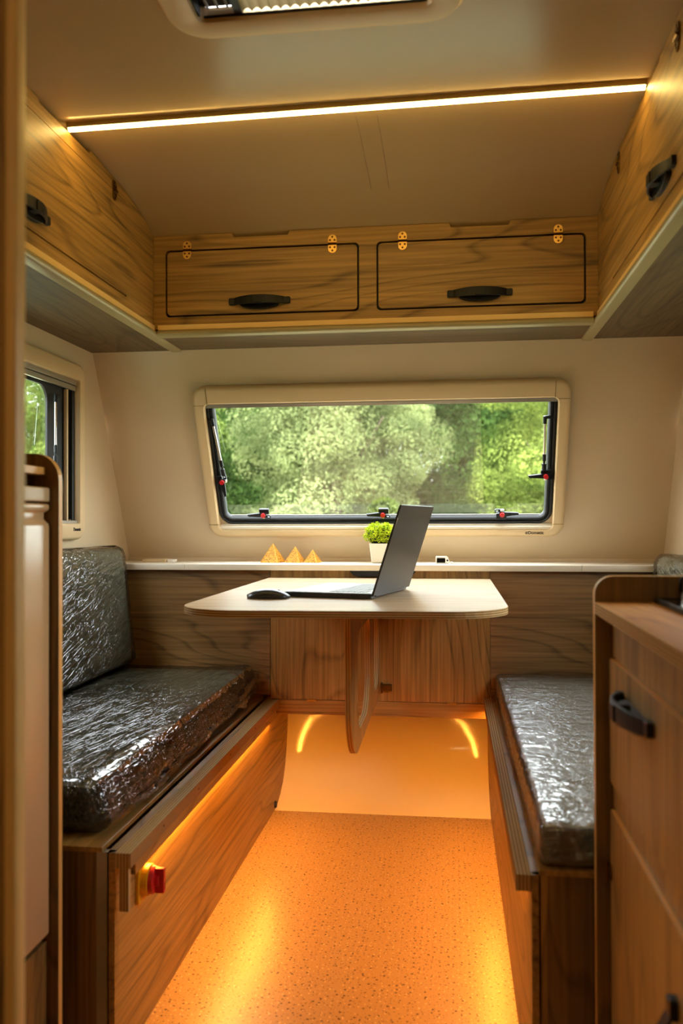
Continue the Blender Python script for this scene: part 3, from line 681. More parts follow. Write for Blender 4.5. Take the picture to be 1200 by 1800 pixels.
# ------------------------------------------------------------------ benches
def bench(side):
    L = side < 0
    X = XL if L else XR; xo = WL if L else WR; s = 1 if L else -1; y0 = 1.56 if L else 1.50; zt = 0.413 if L else 0.434
    t = thing('bench', 'oak storage bench on the left with metal corner strip and ply batten' if L else 'oak storage bench on the right beside the kitchen with ply batten', 'bench', ((X+xo)/2, 2.25, 0))
    # side board stops behind the curved lining
    bm = bmesh.new(); plate(bm, [(y0,0.0),(3.10,0.0),(3.326,0.0),(3.326,zt),(YB+0.02,zt),(y0,zt)], [], X, X-s*0.015, YZ)
    finish(bm, 'side_panel', M['oakY'], t)
    xa, xb = (xo+0.001, X-0.036) if L else (X+0.026, xo-0.001)
    boxo('end_panel', M['oakdark'] , xa, xb, y0, y0+0.015, 0, zt+0.0, t)
    bm = bmesh.new(); r_ = 0.012; w_ = abs((X-0.036 if L else X+0.026)-X)
    pts = [(X-s*w_, y0)]+[(X-s*r_+s*r_*math.sin(R(a)), y0+r_-r_*math.cos(R(a))) for a in (0,22,45,67,90)]+[(X, y0+0.014),(X-s*0.016, y0+0.016),(X-s*w_, y0+0.016)]
    plate(bm, pts, [], 0.0, zt, XY); finish(bm, 'corner_strip', M['alu'] if L else M['oakZ'], t)
    # seat board
    xa, xb = (xo+0.001, X-0.024) if L else (X+0.012, xo-0.001)
    boxo('seat_board', M['oakY'], xa, xb, y0-0.002, YB, zt, zt+0.010, t)
    # batten and lath on the aisle side
    a, b = (X, X+0.031) if L else (X-0.026, X)
    zb = zt-0.029
    boxo('batten', M['plyX'], a, b, y0+0.0, YB-0.004, zb, zt, t)
    a2, b2 = (X+0.012, X+0.022) if L else (X-0.018, X-0.012); lh = 0.032 if L else 0.012
    boxo('lath', M['oakY'], a2, b2, y0+0.05, YB-0.004, zb-lh, zb, t)
    if L:
        boxo('upright_lath', M['plyX'], X+0.008, X+0.027, y0+0.0, y0+0.012, 0.303, zb, t)
        bm = bmesh.new(); tube(bm, [(X,3.045,0.018),(X+0.006,3.045,0.018)], [0.014,0.010], 12); finish(bm, 'cable_grommet', M['black'], t)
        for y in (1.75,2.0,2.3,2.6,2.85):
            bm = bmesh.new(); cyl(bm, (X+0.031, y, zb+0.015), (1,0,0), 0.0022, 0.0008, 8)
            finish(bm, 'screw', M['black'], t)
    # glowing strip under the lath
    bm = bmesh.new(); xs = (X+0.001, X+0.011) if L else (X-0.011, X-0.001)
    zl = zb-lh+0.004; box(bm, xs[0], xs[1], (1.70 if L else 1.62), YB-0.03, zl-0.003, zl)
    o = finish(bm, 'light_strip', M['led_o']); tag(o, 'amber light strip glowing under the batten of the %s bench' % ('left' if L else 'right'), 'light strip', 'bench light strips')
bench(-1); bench(1)

# rotary switch
t = thing('master_switch', 'red and yellow rotary master switch on the side of the left bench', 'switch', (XL,1.70,0.262))
bm = bmesh.new(); plate(bm, rrect(1.665,1.735,0.266,0.346,0.008,4), [], XL, XL+0.008, YZ); c0 = Vector((XL+0.008,1.70,0.306)); cyl(bm, c0, (1,0,0), 0.031, 0.014, 28)
finish(bm, 'base', M['yellow'], t, bevel=0.0015)
bm = bmesh.new(); cyl(bm, (XL+0.022,1.70,0.306), (1,0,0), 0.0285, 0.010, 28, r2=0.026); cyl(bm, (XL+0.030,1.70,0.306), (1,0,0), 0.013, 0.010, 16)
box(bm, XL+0.030, XL+0.050, 1.694, 1.706, 0.281, 0.331)
kb = finish(bm, 'knob', M['red'], t, bevel=0.0015)
bm = bmesh.new(); box(bm, XL+0.0495, XL+0.0505, 1.699, 1.701, 0.288, 0.302)
finish(bm, 'marking', M['black'], kb)

# ------------------------------------------------------------------ film-wrapped cushions
def cushion(bm, x0, x1, y0, y1, z0, z1, r, amp, freq, seed, cuts=(40,60,10), st=(1,1,1)):
    """rounded box made of a dense grid, pushed in and out by stretched noise"""
    nx, ny, nz = cuts; idx = {}
    lo = Vector((x0,y0,z0)); hi = Vector((x1,y1,z1)); n3 = (nx,ny,nz)
    def V_(i,j,k):
        key = (i,j,k)
        if key in idx: return idx[key]
        p = Vector([lo[a]+(hi[a]-lo[a])*(i,j,k)[a]/n3[a] for a in range(3)])
        q = Vector([min(max(p[a], lo[a]+r), hi[a]-r) for a in range(3)])
        d = p-q
        if d.length > 1e-9: p = q + d.normalized()*r
        nrm = d.normalized() if d.length > 1e-9 else Vector((0,0,1))
        s_ = Vector((p.x*st[0], p.y*st[1], p.z*st[2]))*freq + Vector((seed,seed,seed))
        a_ = amp*(noise.fractal(s_, 0.6, 2.2, 2))
        a_ += amp*0.5*(abs(noise.noise(s_*2.3))*2-0.6)
        if k == 0: a_ = 0 if nrm.z < -0.9 else a_
        idx[key] = bm.verts.new(p + nrm*a_); return idx[key]
    def face(a,b,c,d):
        try: bm.faces.new((a,b,c,d))
        except ValueError: pass
    for i in range(nx):
        for j in range(ny):
            face(V_(i,j,0),V_(i,j+1,0),V_(i+1,j+1,0),V_(i+1,j,0)); face(V_(i,j,nz),V_(i+1,j,nz),V_(i+1,j+1,nz),V_(i,j+1,nz))
    for i in range(nx):
        for k in range(nz):
            face(V_(i,0,k),V_(i+1,0,k),V_(i+1,0,k+1),V_(i,0,k+1)); face(V_(i,ny,k),V_(i,ny,k+1),V_(i+1,ny,k+1),V_(i+1,ny,k))
    for j in range(ny):
        for k in range(nz):
            face(V_(0,j,k),V_(0,j,k+1),V_(0,j+1,k+1),V_(0,j+1,k)); face(V_(nx,j,k),V_(nx,j+1,k),V_(nx,j+1,k+1),V_(nx,j,k+1))
    bmesh.ops.recalc_face_normals(bm, faces=bm.faces[:])
def wrapped(label, x0,x1,y0,y1,z0,z1, r, film_mat, foam, seed, st, lean=0.0, amp=0.006, tail=None):
    t = thing('cushion', label, 'cushion', ((x0+x1)/2,(y0+y1)/2,z0), group='film wrapped bench cushions')
    def shear(bm):
        if lean:
            for v in bm.verts:
                k = (v.co.z-z0)/(z1-z0); v.co.x += lean*k*(1 if v.co.x > (x0+x1)/2 else 0.0)
    bm = bmesh.new(); cushion(bm, x0+0.006,x1-0.006,y0+0.008,y1-0.008,z0+0.003,z1-0.006,r,0.0015,8,seed,(16,24,6)); shear(bm)
    o = finish(bm, 'foam', None, t, smooth=True, mats=[M[foam], M['foamend']])
    if z1-z0 < 0.2:      # seat cushions get the darker material on their sides
        for f in o.data.polygons:
            if abs(f.normal.z) < 0.6: f.material_index = 1
    bm = bmesh.new(); cushion(bm, x0,x1,y0,y1,z0+0.001,z1,r+0.003,amp,22,seed+3,(70,150,14) if x1-x0 > 0.3 else (14,120,60),st); shear(bm)
    if tail:
        for v in bm.verts: tail(v)
    finish(bm, 'plastic_film', M[film_mat], t, smooth=True)
    return t
def tailL(v):   # loose film lifting at the far corner and bulging along the aisle side
    k = max(0.0, (v.co.y-2.55)/0.35); e = max(0.0, (v.co.x+0.80)/0.12)
    if v.co.x > -0.80: v.co.z += 0.020*min(k,1)*min(e,1)*(0.7+0.3*math.sin(v.co.y*60))
    if v.co.x > -0.75 and v.co.z < 0.51: v.co.x += 0.022*math.sin(max(0,min(1,(0.52-v.co.z)/0.08))*math.pi*0.6)
wrapped('large grey seat cushion in crinkled plastic film on the left bench', WL+0.006,-0.688,1.60,2.955,0.4232,0.531,0.028,'filmA','foam',1.0,(1.5,0.22,1.5),amp=0.003,tail=tailL)
wrapped('light grey seat cushion in stretched plastic film on the right bench', 0.147,WR-0.006,1.502,2.958,0.4442,0.522,0.012,'filmC','foamR',5.0,(0.4,1.7,1.2),amp=0.0022)
wrapped('grey back cushion in plastic film leaning on the left wall below the side window', WL+0.012,-1.098,1.62,2.93,0.540,0.955,0.03,'filmB','foam',9.0,(1,0.25,1.8),lean=-0.045,amp=0.0022)
wrapped('grey back cushion in plastic film against the right wall behind the kitchen', 0.652,WR-0.012,1.56,2.93,0.528,0.930,0.03,'filmB','foamR',12.0,(1,0.7,2.2),amp=0.004)

def ribbon(parent, path, up, w, mat, seed, amp=0.010, n=160, rows=10, label=None):
    """loose ruffled strip of film: path(t) gives the root line, up(t) the direction it stands in"""
    bm = bmesh.new(); rg = []
    for r_ in range(rows+1):
        v = r_/rows; row = []
        for i in range(n+1):
            t_ = i/n; p = Vector(path(t_)); u = Vector(up(t_)).normalized(); sd_ = u.cross(Vector((0,1,0))).normalized()
            a_ = noise.fractal(Vector((t_*26, v*1.2, seed)), 0.5, 2.1, 4)*amp*(0.25+v); b_ = noise.noise(Vector((t_*9, 5, seed)))*w*0.35*v
            row.append(p+u*(w*v+b_)+sd_*a_)
        rg.append(row)
    rings(bm, rg, closed=False)
    o = finish(bm, 'film_fold', M[mat], parent, smooth=True)
    if label: o['label'] = label
lc = [o for o in C.objects if o.get('label','').startswith('large grey seat')][0]
ribbon(lc, lambda t: (-0.664+0.004*math.sin(t*9), 1.61+1.32*t, 0.434+0.004*math.sin(t*23)+0.07*t**4), lambda t: (-0.25,0,0.9), 0.020, 'filmA', 3.0, 0.008, label='ruffled film fold along the aisle edge')
ribbon(lc, lambda t: (-0.696, 1.630+1.31*t, 0.522+0.012*t), lambda t: (0.36,0.0,-1.0), 0.086, 'filmS', 8.0, 0.005, rows=16)
bc = [o for o in C.objects if o.get('label','').startswith('grey back cushion in plastic film leaning')][0]
bm = bmesh.new(); rg = []
for r_ in range(13):
    v = r_/12; row = []
    for i in range(61):
        t_ = i/60; z = 0.555+0.39*t_
        xf = -1.105-0.045*t_-0.03*math.sin(math.pi*min(1,max(0,(t_-0.15)/0.8)))
        a_ = noise.fractal(Vector((v*9, t_*2.0, 2.0)), 0.5, 2.1, 4)*0.009
        row.append(Vector((xf-0.05*v*(0.4+0.6*t_)+a_, 2.918+0.030*v, z)))
    rg.append(row)
rings(bm, rg, closed=False); finish(bm, 'film_fold', M['filmB'], bc, smooth=True)

# ------------------------------------------------------------------ table
TZ = 0.842
t = thing('table', 'oak topped ply table with rounded corners fixed below the rear shelf', 'table', (-0.25,2.4,0.44))
outl = [(-0.630,2.952),(-0.607,2.14)]
def arc(cx, cy, r, a0, a1, n=10): return [(cx+r*math.cos(R(a0+(a1-a0)*i/n)), cy+r*math.sin(R(a0+(a1-a0)*i/n))) for i in range(n+1)]
outl = [(-0.630,2.952)] + arc(-0.630+0.145,1.855+0.145,0.145,180,270)+arc(0.130-0.145,1.875+0.145,0.145,270,360)+[(0.130,2.952)]
outl = outl[::-1]
bm = bmesh.new(); plate(bm, outl, [], TZ-0.0008, TZ-0.016, XY); finish(bm, 'tabletop', M['plyZ'], t)
bm = bmesh.new(); plate(bm, [( -0.25+(p[0]+0.25)*0.9985, 2.4+(p[1]-2.4)*0.9985) for p in outl], [], TZ, TZ-0.0012, XY)
o = finish(bm, 'laminate', M['tabletop'], t); o['label'] = 'pale shiny oak laminate surface'
bm = bmesh.new()
def bo(r): return r
lo_ = [(2.10,0.824)]+arc(2.10+0.17,0.437+0.15,0.16,188,268,8)+arc(2.952-0.12,0.437+0.12,0.12,272,352,8)+[(2.952,0.824)]
slots = [rrect(2.27,2.60,0.475,0.745,(0.07,0.11,0.03,0.06),8), rrect(2.74,2.925,0.485,0.800,(0.06,0.09,0.02,0.02),8)]
plate(bm, lo_, slots, -0.262, -0.247, YZ)
for f in bm.faces:
    if abs(f.normal.x) > 0.9: f.material_index = 0
    else: f.material_index = 1
finish(bm, 'support_bracket', None, t, mats=[M['oakZ'], M['plyX']])

# ------------------------------------------------------------------ laptop
def place(name, label, cat, x, y, z, rot):
    return thing(name, label, cat, (x,y,z), rotz=rot)
# local frame: x across the keyboard away from the screen (towards the typist), y along the hinge
hx, hy = -0.200, 2.143; fx, fy = -0.126, 2.471
ang = math.atan2(fy-hy, fx-hx)-math.pi/2
Lw, Ld = 0.336, 0.235
t = place('laptop', 'open dark grey laptop on the table seen from behind its raised screen', 'laptop', hx, hy, TZ, ang)
def lbox(bm, x0,x1,y0,y1,z0,z1): box(bm,x0,x1,y0,y1,z0,z1)
bm = bmesh.new(); plate(bm, rrect(-Ld-0.005,0.0,0.0,Lw,0.008,4), [], 0.002, 0.014, XY)
for yy in (0.03, Lw-0.05): box(bm, -Ld+0.02, -Ld+0.03, yy, yy+0.02, 0, 0.002); box(bm, -0.03, -0.02, yy, yy+0.02, 0, 0.002)
base = finish(bm, 'base', M['laptopk'], t, local=True, bevel=0.0012)
bm = bmesh.new(); plate(bm, rrect(-Ld+0.0,-0.006,0.006,Lw-0.006,0.006,3), [rrect(-0.125,-0.024,0.03,Lw-0.03,0.002,2), rrect(-0.215,-0.14,0.115,0.225,0.003,2)], 0.0139, 0.0148, XY)
dk = finish(bm, 'keyboard_deck', M['deck'], base, local=True); dk['label'] = 'silver grey keyboard deck'
bm = bmesh.new()
for r_ in range(6):
    for c_ in range(15):
        x = -0.121+r_*0.0162; y = 0.033+c_*0.0181
        if r_ == 5 and c_ not in (0,1,2,12,13,14): continue
        box(bm, x, x+0.0135, y, y+0.0155, 0.0138, 0.0156)
k_ = finish(bm, 'keyboard', M['laptopk'], base, local=True); k_['label'] = 'rows of low dark keys'
bm = bmesh.new(); plate(bm, rrect(-0.2145,-0.1405,0.1155,0.2245,0.003,2), [], 0.0139, 0.0144, XY); finish(bm, 'touchpad', M['deck'], base, local=True)
bm = bmesh.new(); box(bm, -0.055, -0.030, -0.0006, 0.0, 0.005, 0.010); box(bm, -0.075,-0.071,-0.0006,0,0.006,0.010); finish(bm, 'port', M['rubber'], base, local=True)
# lid leaning back
la = R(108)-R(90)
def lid(u, v, n):  # u along hinge, v up the lid, n outwards
    return Vector((0.001+v*math.sin(la)+n*math.cos(la), u, 0.010+v*math.cos(la)-n*math.sin(la)))
HL = 0.240
bm = bmesh.new(); plate(bm, rrect(0.0,Lw,0.0,HL,(0.002,0.002,0.008,0.008),4), [], 0.0, 0.0055, lid)
ld = finish(bm, 'lid', M['laptop'], t, local=True, bevel=0.001)
bm = bmesh.new(); plate(bm, rrect(0.006,Lw-0.006,0.012,HL-0.006,0.003,3), [], -0.0012, 0.0001, lid); finish(bm, 'screen', M['screen'], ld, local=True)
bm = bmesh.new(); tube(bm, [(0.0,0.03,0.010),(0.0,Lw-0.03,0.010)], 0.0055, 10); finish(bm, 'hinge', M['laptopk'], t, local=True, smooth=True, smooth_angle=40)
bm = bmesh.new(); plate(bm, [(0.0005,HL*0.72),(0.0035,HL*0.72),(0.0035,HL*0.86),(0.0005,HL*0.86)], [], 0.0055, 0.0058, lid); finish(bm, 'edge_mark', M['chrome'], ld, local=True)

# ------------------------------------------------------------------ mouse
t = thing('computer_mouse', 'low black wireless mouse on the near left of the table', 'mouse', (-0.463,2.150,TZ), rotz=R(2))
bm = bmesh.new(); rg = []
ns = 14
for i in range(ns+1):
    s_ = -1+2*i/ns; w = 0.030*math.sqrt(max(0.0,1-abs(s_)**3.2))+0.0004; h = 0.0055+0.0175*max(0.0,1-abs(s_*0.98+0.02)**2.2)
    rg.append([(s_*0.056, w*math.cos(a), 0.002+h*max(0,math.sin(a))**0.75 if math.sin(a) > 0 else 0.002) for a in [math.pi*2*k/20 for k in range(20)]])
rings(bm, rg, True, True, True); finish(bm, 'body', M['laptopk'], t, local=True, smooth=True)
bm = bmesh.new(); tube(bm, [(0.026,-0.003,0.0165),(0.026,0.003,0.0165)], 0.006, 14); finish(bm, 'scroll_wheel', M['rubber'], t, local=True, smooth=True, smooth_angle=40)
bm = bmesh.new(); box(bm, -0.052,0.048,-0.016,0.016,0.0,0.003); finish(bm, 'foot', M['alu'], t, local=True)

# ------------------------------------------------------------------ shelf ornaments
def stone_block_gold():
    m, nt, p = newmat('gold_blocks'); tc = N(nt,'ShaderNodeTexCoord'); b = N(nt,'ShaderNodeTexNoise'); b.inputs['Scale'].default_value = 260; b.inputs['Detail'].default_value = 2
    mp = N(nt,'ShaderNodeMapping'); mp.inputs['Scale'].default_value = (0.6,0.6,2.0); nt.links.new(tc.outputs['Object'], mp.inputs[0]); nt.links.new(mp.outputs[0], b.inputs['Vector'])
    r = N(nt,'ShaderNodeValToRGB'); r.color_ramp.elements[0].position = 0.40; r.color_ramp.elements[0].color = srgb(120,66,14); r.color_ramp.elements[1].position = 0.48; r.color_ramp.elements[1].color = srgb(232,168,62)
    nt.links.new(b.outputs['Fac'], r.inputs[0]); nt.links.new(r.outputs[0], p.inputs['Base Color']); p.inputs['Roughness'].default_value = 0.45; p.inputs['Metallic'].default_value = 0.3; return m
GB = stone_block_gold()
SZ = 0.8885
for x, hw, h, which in ((-0.645,0.034,0.068,'largest of the three, on the left'),(-0.563,0.028,0.057,'middle sized one between the other two'),(-0.498,0.024,0.046,'smallest of the three, on the right')):
    t = thing('pyramid', 'gold block pyramid on the rear shelf, '+which, 'ornament', (x,3.075,SZ), group='gold pyramids on the rear shelf', rotz=R(-14))
    bm = bmesh.new(); nl = 9
    for i in range(nl):
        a = hw*(1-i/nl); z0 = h*i/nl; z1 = h*(i+1)/nl if i < nl-1 else h*0.96; b = a-hw/nl*0.45
        rings(bm, [[(sx*q, sy*q, z) for sx, sy in ((-1,-1),(1,-1),(1,1),(-1,1))] for q, z in ((a, z0), (b, z1))], True, i == 0, True)
    finish(bm, 'body', GB, t, local=True)
    bm = bmesh.new()
    for sx, sy in ((-1,-1),(1,-1),(1,1),(-1,1)): tube(bm, [(sx*hw,sy*hw,0.001),(0,0,h)], [0.0018,0.0012], 6)
    finish(bm, 'corner_edge', M['gold'], t, local=True)
# plant
t = thing('potted_plant', 'small round bright green plant in a white pot on the rear shelf', 'plant', (-0.252,3.065,SZ))
bm = bmesh.new()
rings(bm, [[(p[0], p[1], z) for p in rrect(-w,w,-w,w,w*0.22,4)] for w, z in ((0.026,0.0),(0.029,0.002),(0.037,0.068),(0.038,0.070),(0.035,0.070),(0.034,0.062))], True, True, True)
finish(bm, 'pot', M['pot'], t, local=True, smooth=True, smooth_angle=35)
def leafmat(name, c1, c2, tr=0.35, sc=3.0, rand=0.0):
    m, nt, p = newmat(name); nt.nodes.remove(p)
    tc = N(nt,'ShaderNodeTexCoord'); n = N(nt,'ShaderNodeTexNoise'); n.inputs['Scale'].default_value = sc; n.inputs['Detail'].default_value = 4; nt.links.new(tc.outputs['Object'], n.inputs['Vector'])
    r = N(nt,'ShaderNodeValToRGB'); r.color_ramp.elements[0].position = 0.35; r.color_ramp.elements[0].color = c1; r.color_ramp.elements[1].position = 0.65; r.color_ramp.elements[1].color = c2
    nt.links.new(n.outputs['Fac'], r.inputs[0]); d = N(nt,'ShaderNodeBsdfDiffuse'); tt = N(nt,'ShaderNodeBsdfTranslucent')
    col = r.outputs[0]
    if rand:
        oi = N(nt,'ShaderNodeObjectInfo'); hs = N(nt,'ShaderNodeHueSaturation'); mr = N(nt,'ShaderNodeMapRange'); mr.inputs[3].default_value = 1-rand; mr.inputs[4].default_value = 1+rand
        nt.links.new(oi.outputs['Random'], mr.inputs[0]); nt.links.new(mr.outputs[0], hs.inputs['Value']); nt.links.new(col, hs.inputs['Color']); col = hs.outputs[0]
    nt.links.new(col, d.inputs[0]); nt.links.new(col, tt.inputs[0])
    mx = N(nt,'ShaderNodeMixShader'); mx.inputs[0].default_value = tr; nt.links.new(d.outputs[0], mx.inputs[1]); nt.links.new(tt.outputs[0], mx.inputs[2]); nt.links.new(mx.outputs[0], nt.nodes['Material Output'].inputs[0])
    return m
M['leafp'] = leafmat('bright_leaf', srgb(120,150,24), srgb(226,232,60), 0.3, 60)
def leafcloud(verts, faces, centre, rad, n, size, rng, squash=1.0, zmin=-1e9, shell=0.75):
    for _ in range(n):
        d = Vector((rng.gauss(0,1), rng.gauss(0,1), rng.gauss(0,1))).normalized()
        rr = rad*(shell+(1-shell)*rng.random())*(1 if rng.random() < 0.8 else rng.random())
        p = Vector(centre)+Vector((d.x*rr, d.y*rr, d.z*rr*squash))
        if p.z < zmin: continue
        nn = (d+Vector((rng.gauss(0,.5), rng.gauss(0,.5), rng.gauss(0,.5)+0.5))).normalized()
        a = nn.orthogonal().normalized(); b = nn.cross(a); q = rng.random()*6.28; a, b = a*math.cos(q)+b*math.sin(q), b*math.cos(q)-a*math.sin(q)
        s_ = size*(0.7+0.6*rng.random()); k = len(verts)
        verts += [p-a*s_, p-b*s_*0.45+nn*s_*0.12, p+a*s_, p+b*s_*0.45+nn*s_*0.12]; faces.append((k,k+1,k+2,k+3))
def rawmesh(name, verts, faces, mat, parent=None):
    me = bpy.data.meshes.new(name); me.from_pydata([tuple(v) for v in verts], [], faces); me.materials.append(mat); me.update()
    o = bpy.data.objects.new(name, me); C.objects.link(o)
    if parent: o.parent = parent
    return o
rng = random.Random(3)
v_, f_ = [], []
for k in range(150):
    d = Vector((rng.gauss(0,1), rng.gauss(0,1), rng.gauss(0,1))).normalized()
    if d.z < -0.35: continue
    leafcloud(v_, f_, (d.x*0.054, d.y*0.05, 0.100+d.z*0.040), 0.011, 26, 0.0042, rng)
leafcloud(v_, f_, (0,0,0.10), 0.050, 2500, 0.004, rng, 0.75, 0.072)
rawmesh('foliage', v_, f_, M['leafp'], t)
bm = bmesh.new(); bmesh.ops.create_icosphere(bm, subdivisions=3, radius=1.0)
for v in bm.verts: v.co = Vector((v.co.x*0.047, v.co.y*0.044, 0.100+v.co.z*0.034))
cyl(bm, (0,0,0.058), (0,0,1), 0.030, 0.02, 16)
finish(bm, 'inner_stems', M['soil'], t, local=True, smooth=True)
# small camera-like gadget
t = thing('action_camera', 'tiny white gadget with dark window on the shelf, right of the laptop', 'gadget', (-0.029,3.02,SZ))
bm = bmesh.new(); plate(bm, [(-0.025,0),(0.018,0),(0.024,0.006),(0.018,0.022),(0.012,0.026),(-0.025,0.026)], [], -0.010, 0.010, XZ); finish(bm, 'body', M['white'], t, local=True, bevel=0.001)
bm = bmesh.new(); plate(bm, rrect(-0.021,0.008,0.004,0.020,0.002,3), [], -0.0112, -0.0098, XZ); cyl(bm, (0.016,-0.0112,0.012), (0,1,0), 0.003, 0.002, 10); finish(bm, 'display', M['blackgloss'], t, local=True)
bm = bmesh.new(); bmesh.ops.create_uvsphere(bm, u_segments=10, v_segments=8, radius=0.004)
bmesh.ops.translate(bm, verts=bm.verts, vec=(0.030,-0.006,0.004)); tube(bm, [(0.033,-0.006,0.002),(0.06,0.0,0.002),(0.085,0.01,0.002)], 0.002, 6); finish(bm, 'cable', M['white'], t, local=True, smooth=True)
# flat box on the left of the shelf
t = thing('plastic_box', 'flat cream plastic box lying at the left end of the rear shelf', 'box', (-1.075,3.09,SZ))
bm = bmesh.new(); box(bm, -0.060,0.028,-0.03,0.03,0,0.011); finish(bm, 'body', M['cream'], t, local=True, bevel=0.002)
bm = bmesh.new(); plate(bm, rrect(0.026,0.060,-0.02,0.02,0.012,5), [], 0.0, 0.010, XY); finish(bm, 'round_end', M['white'], t, local=True, bevel=0.002)

# ------------------------------------------------------------------ kitchen on the right
KX, KP, KY = 0.258, 0.231, 1.452
t = thing('kitchen_cabinet', 'oak kitchen cabinet on the right with raised rounded end panel', 'cabinet', ((KX+WR)/2, 0.95, 0))
bm = bmesh.new(); plate(bm, [(KP,0.0),(WR-0.002,0.0),(WR-0.002,0.949)]+arc(KP+0.030,0.919,0.030,90,180,8), [], KY, KY-0.015, XZ)
o = finish(bm, 'end_panel', None, t, mats=[M['oakdark'], M['edge']])
for f in o.data.polygons:
    if abs(f.normal.y) < 0.5: f.material_index = 1
boxo('worktop_board', M['oaktop'], KP+0.001, WR-0.002, 0.45, KY-0.016, 0.8885, 0.907, t, bevel=0.001)
bm = bmesh.new(); box(bm, KP-0.0005, KP+0.001, 0.45, KY-0.016, 0.8885, 0.9065); finish(bm, 'worktop_edge', M['plyZ'], t)
fn = lambda u, v, n: Vector((KX-n, u, v))
bm = bmesh.new(); dy0, dy1 = 0.86, 1.428
plate(bm, [(0.45,0.0),(KY-0.016,0.0),(KY-0.016,0.8882),(0.45,0.8882)], [rrect(dy0-0.0015,dy1+0.0015,0.6185,0.8195,0.004,3), rrect(dy0-0.0015,dy1+0.0015,0.0785,0.5785,0.004,3)], 0.0, -0.014, fn)
finish(bm, 'front_frame', M['oakZ'], t)
bm = bmesh.new(); plate(bm, [(dy0-0.02,0.06),(dy1+0.004,0.06),(dy1+0.004,0.83),(dy0-0.02,0.83)], [], -0.015, -0.02, fn); finish(bm, 'carcass', M['oakdark'], t)
for nm, a, b in (('drawer',0.6205,0.8175),('door',0.0805,0.5765)):
    bm = bmesh.new(); plate(bm, rrect(dy0+0.0015,dy1-0.0015,a-0.0005,b,0.004,3), [], 0.006, -0.013, fn)
    o = finish(bm, nm, None, t, mats=[M['oakZ'], M['edge']])
    for f in o.data.polygons:
        if abs(f.normal.x) < 0.5: f.material_index = 1
    if nm == 'drawer': bow_handle(frame_fn((KX-0.006, 1.225, 0.775), (0,-1,0), (0,0,1)), o, L=0.19)
    else:
        bow_handle(frame_fn((KX-0.006, 1.02, 0.40), (0,0,1), (0,1,0)), o, L=0.17)
        hg = hinge(frame_fn((KX-0.006, dy1-0.001, 0.475), (0,0,1), (0,1,0)), o, mat='brassdark', w=0.03, h=0.03)
# hob
t = thing('hob', 'black glass gas hob let into the kitchen worktop', 'hob', (0.53,1.15,0.907))
bm = bmesh.new(); plate(bm, rrect(0.327,0.730,0.725,1.425,0.010,5), [], 0.9076, 0.9140, XY); finish(bm, 'glass_plate', M['hobglass'], t, bevel=0.001)
bm = bmesh.new(); plate(bm, rrect(0.320,0.736,0.718,1.432,0.013,5), [rrect(0.3272,0.7298,0.7252,1.4248,0.010,5)], 0.9072, 0.9150, XY); finish(bm, 'rim', M['black'], t, bevel=0.001)
for x, y in ((0.455,1.27),(0.60,1.02)):
    bm = bmesh.new(); cyl(bm, (x,y,0.9125), (0,0,1), 0.042, 0.010, 28); cyl(bm, (x,y,0.9225), (0,0,1), 0.030, 0.006, 28, r2=0.024)
    finish(bm, 'burner', M['black'], t, smooth=True, smooth_angle=35)
    for a in range(4):
        bm = bmesh.new(); q = R(45+90*a); u = Vector((math.cos(q), math.sin(q), 0)); c0 = Vector((x,y,0))
        tube(bm, [c0+u*0.030+Vector((0,0,0.945)), c0+u*0.082+Vector((0,0,0.945)), c0+u*0.088+Vector((0,0,0.940)), c0+u*0.088+Vector((0,0,0.9135))], 0.0028, 8)
        finish(bm, 'pan_support', M['chrome'], t, smooth=True)
for i, y in enumerate((1.29,1.345)):
    bm = bmesh.new(); cyl(bm, (0.356,y,0.9138), (0,0,1), 0.014, 0.016, 16); finish(bm, 'knob', M['chrome'], t, smooth=True, smooth_angle=40)
t = thing('lid_hinge_post', 'small black and brass wire bracket at the back corner of the hob', 'bracket', (0.395,1.415,0.907))
bm = bmesh.new(); tube(bm, [(0.360,1.415,0.9155),(0.360,1.415,0.944),(0.366,1.415,0.950),(0.40,1.415,0.950)], 0.0028, 8); finish(bm, 'wire', M['black'], t, smooth=True)
bm = bmesh.new(); tube(bm, [(0.364,1.415,0.952),(0.40,1.415,0.952)], 0.0036, 8); finish(bm, 'sleeve', M['brass'], t, smooth=True)

# ------------------------------------------------------------------ fridge on the left
FP = 1.50
t = thing('fridge_cabinet', 'oak fridge cabinet on the left with tall rounded end panel', 'cabinet', (-0.98,1.3,0))
bm = bmesh.new(); plate(bm, [(WL+0.002,0.0),(-0.716,0.0)]+arc(-0.716-0.050,1.116,0.050,0,90,8)+[(WL+0.002,1.166)], [], FP, FP+0.015, XZ)
o = finish(bm, 'end_panel', None, t, mats=[M['oakdark'], M['edge']])
for f in o.data.polygons:
    if abs(f.normal.y) < 0.5: f.material_index = 1
boxo('worktop_board', M['edge'], WL+0.002, -0.742, 0.935, FP-0.001, 1.126, 1.140, t)
boxo('plinth', M['oakdark'], WL+0.002, -0.737, 0.935, FP-0.001, 0.0, 0.272, t)
t = thing('fridge', 'glossy cream fridge beside the left bench under a wooden top', 'fridge', (-0.98,1.22,0.272))
boxo('cabinet_body', M['black'], WL+0.004, -0.752, 0.94, FP-0.003, 0.273, 1.100, t)
boxo('control_panel', M['cream'], -0.752, -0.731, 0.942, FP-0.004, 1.076, 1.102, t, bevel=0.003)
bm = bmesh.new(); prd = [(-0.751,0.285),(-0.735,0.285),(-0.732,0.289),(-0.732,1.030),(-0.7335,1.036),(-0.742,1.044),(-0.742,1.056),(-0.734,1.060),(-0.732,1.064),(-0.732,1.070),(-0.735,1.0725),(-0.751,1.0725)]
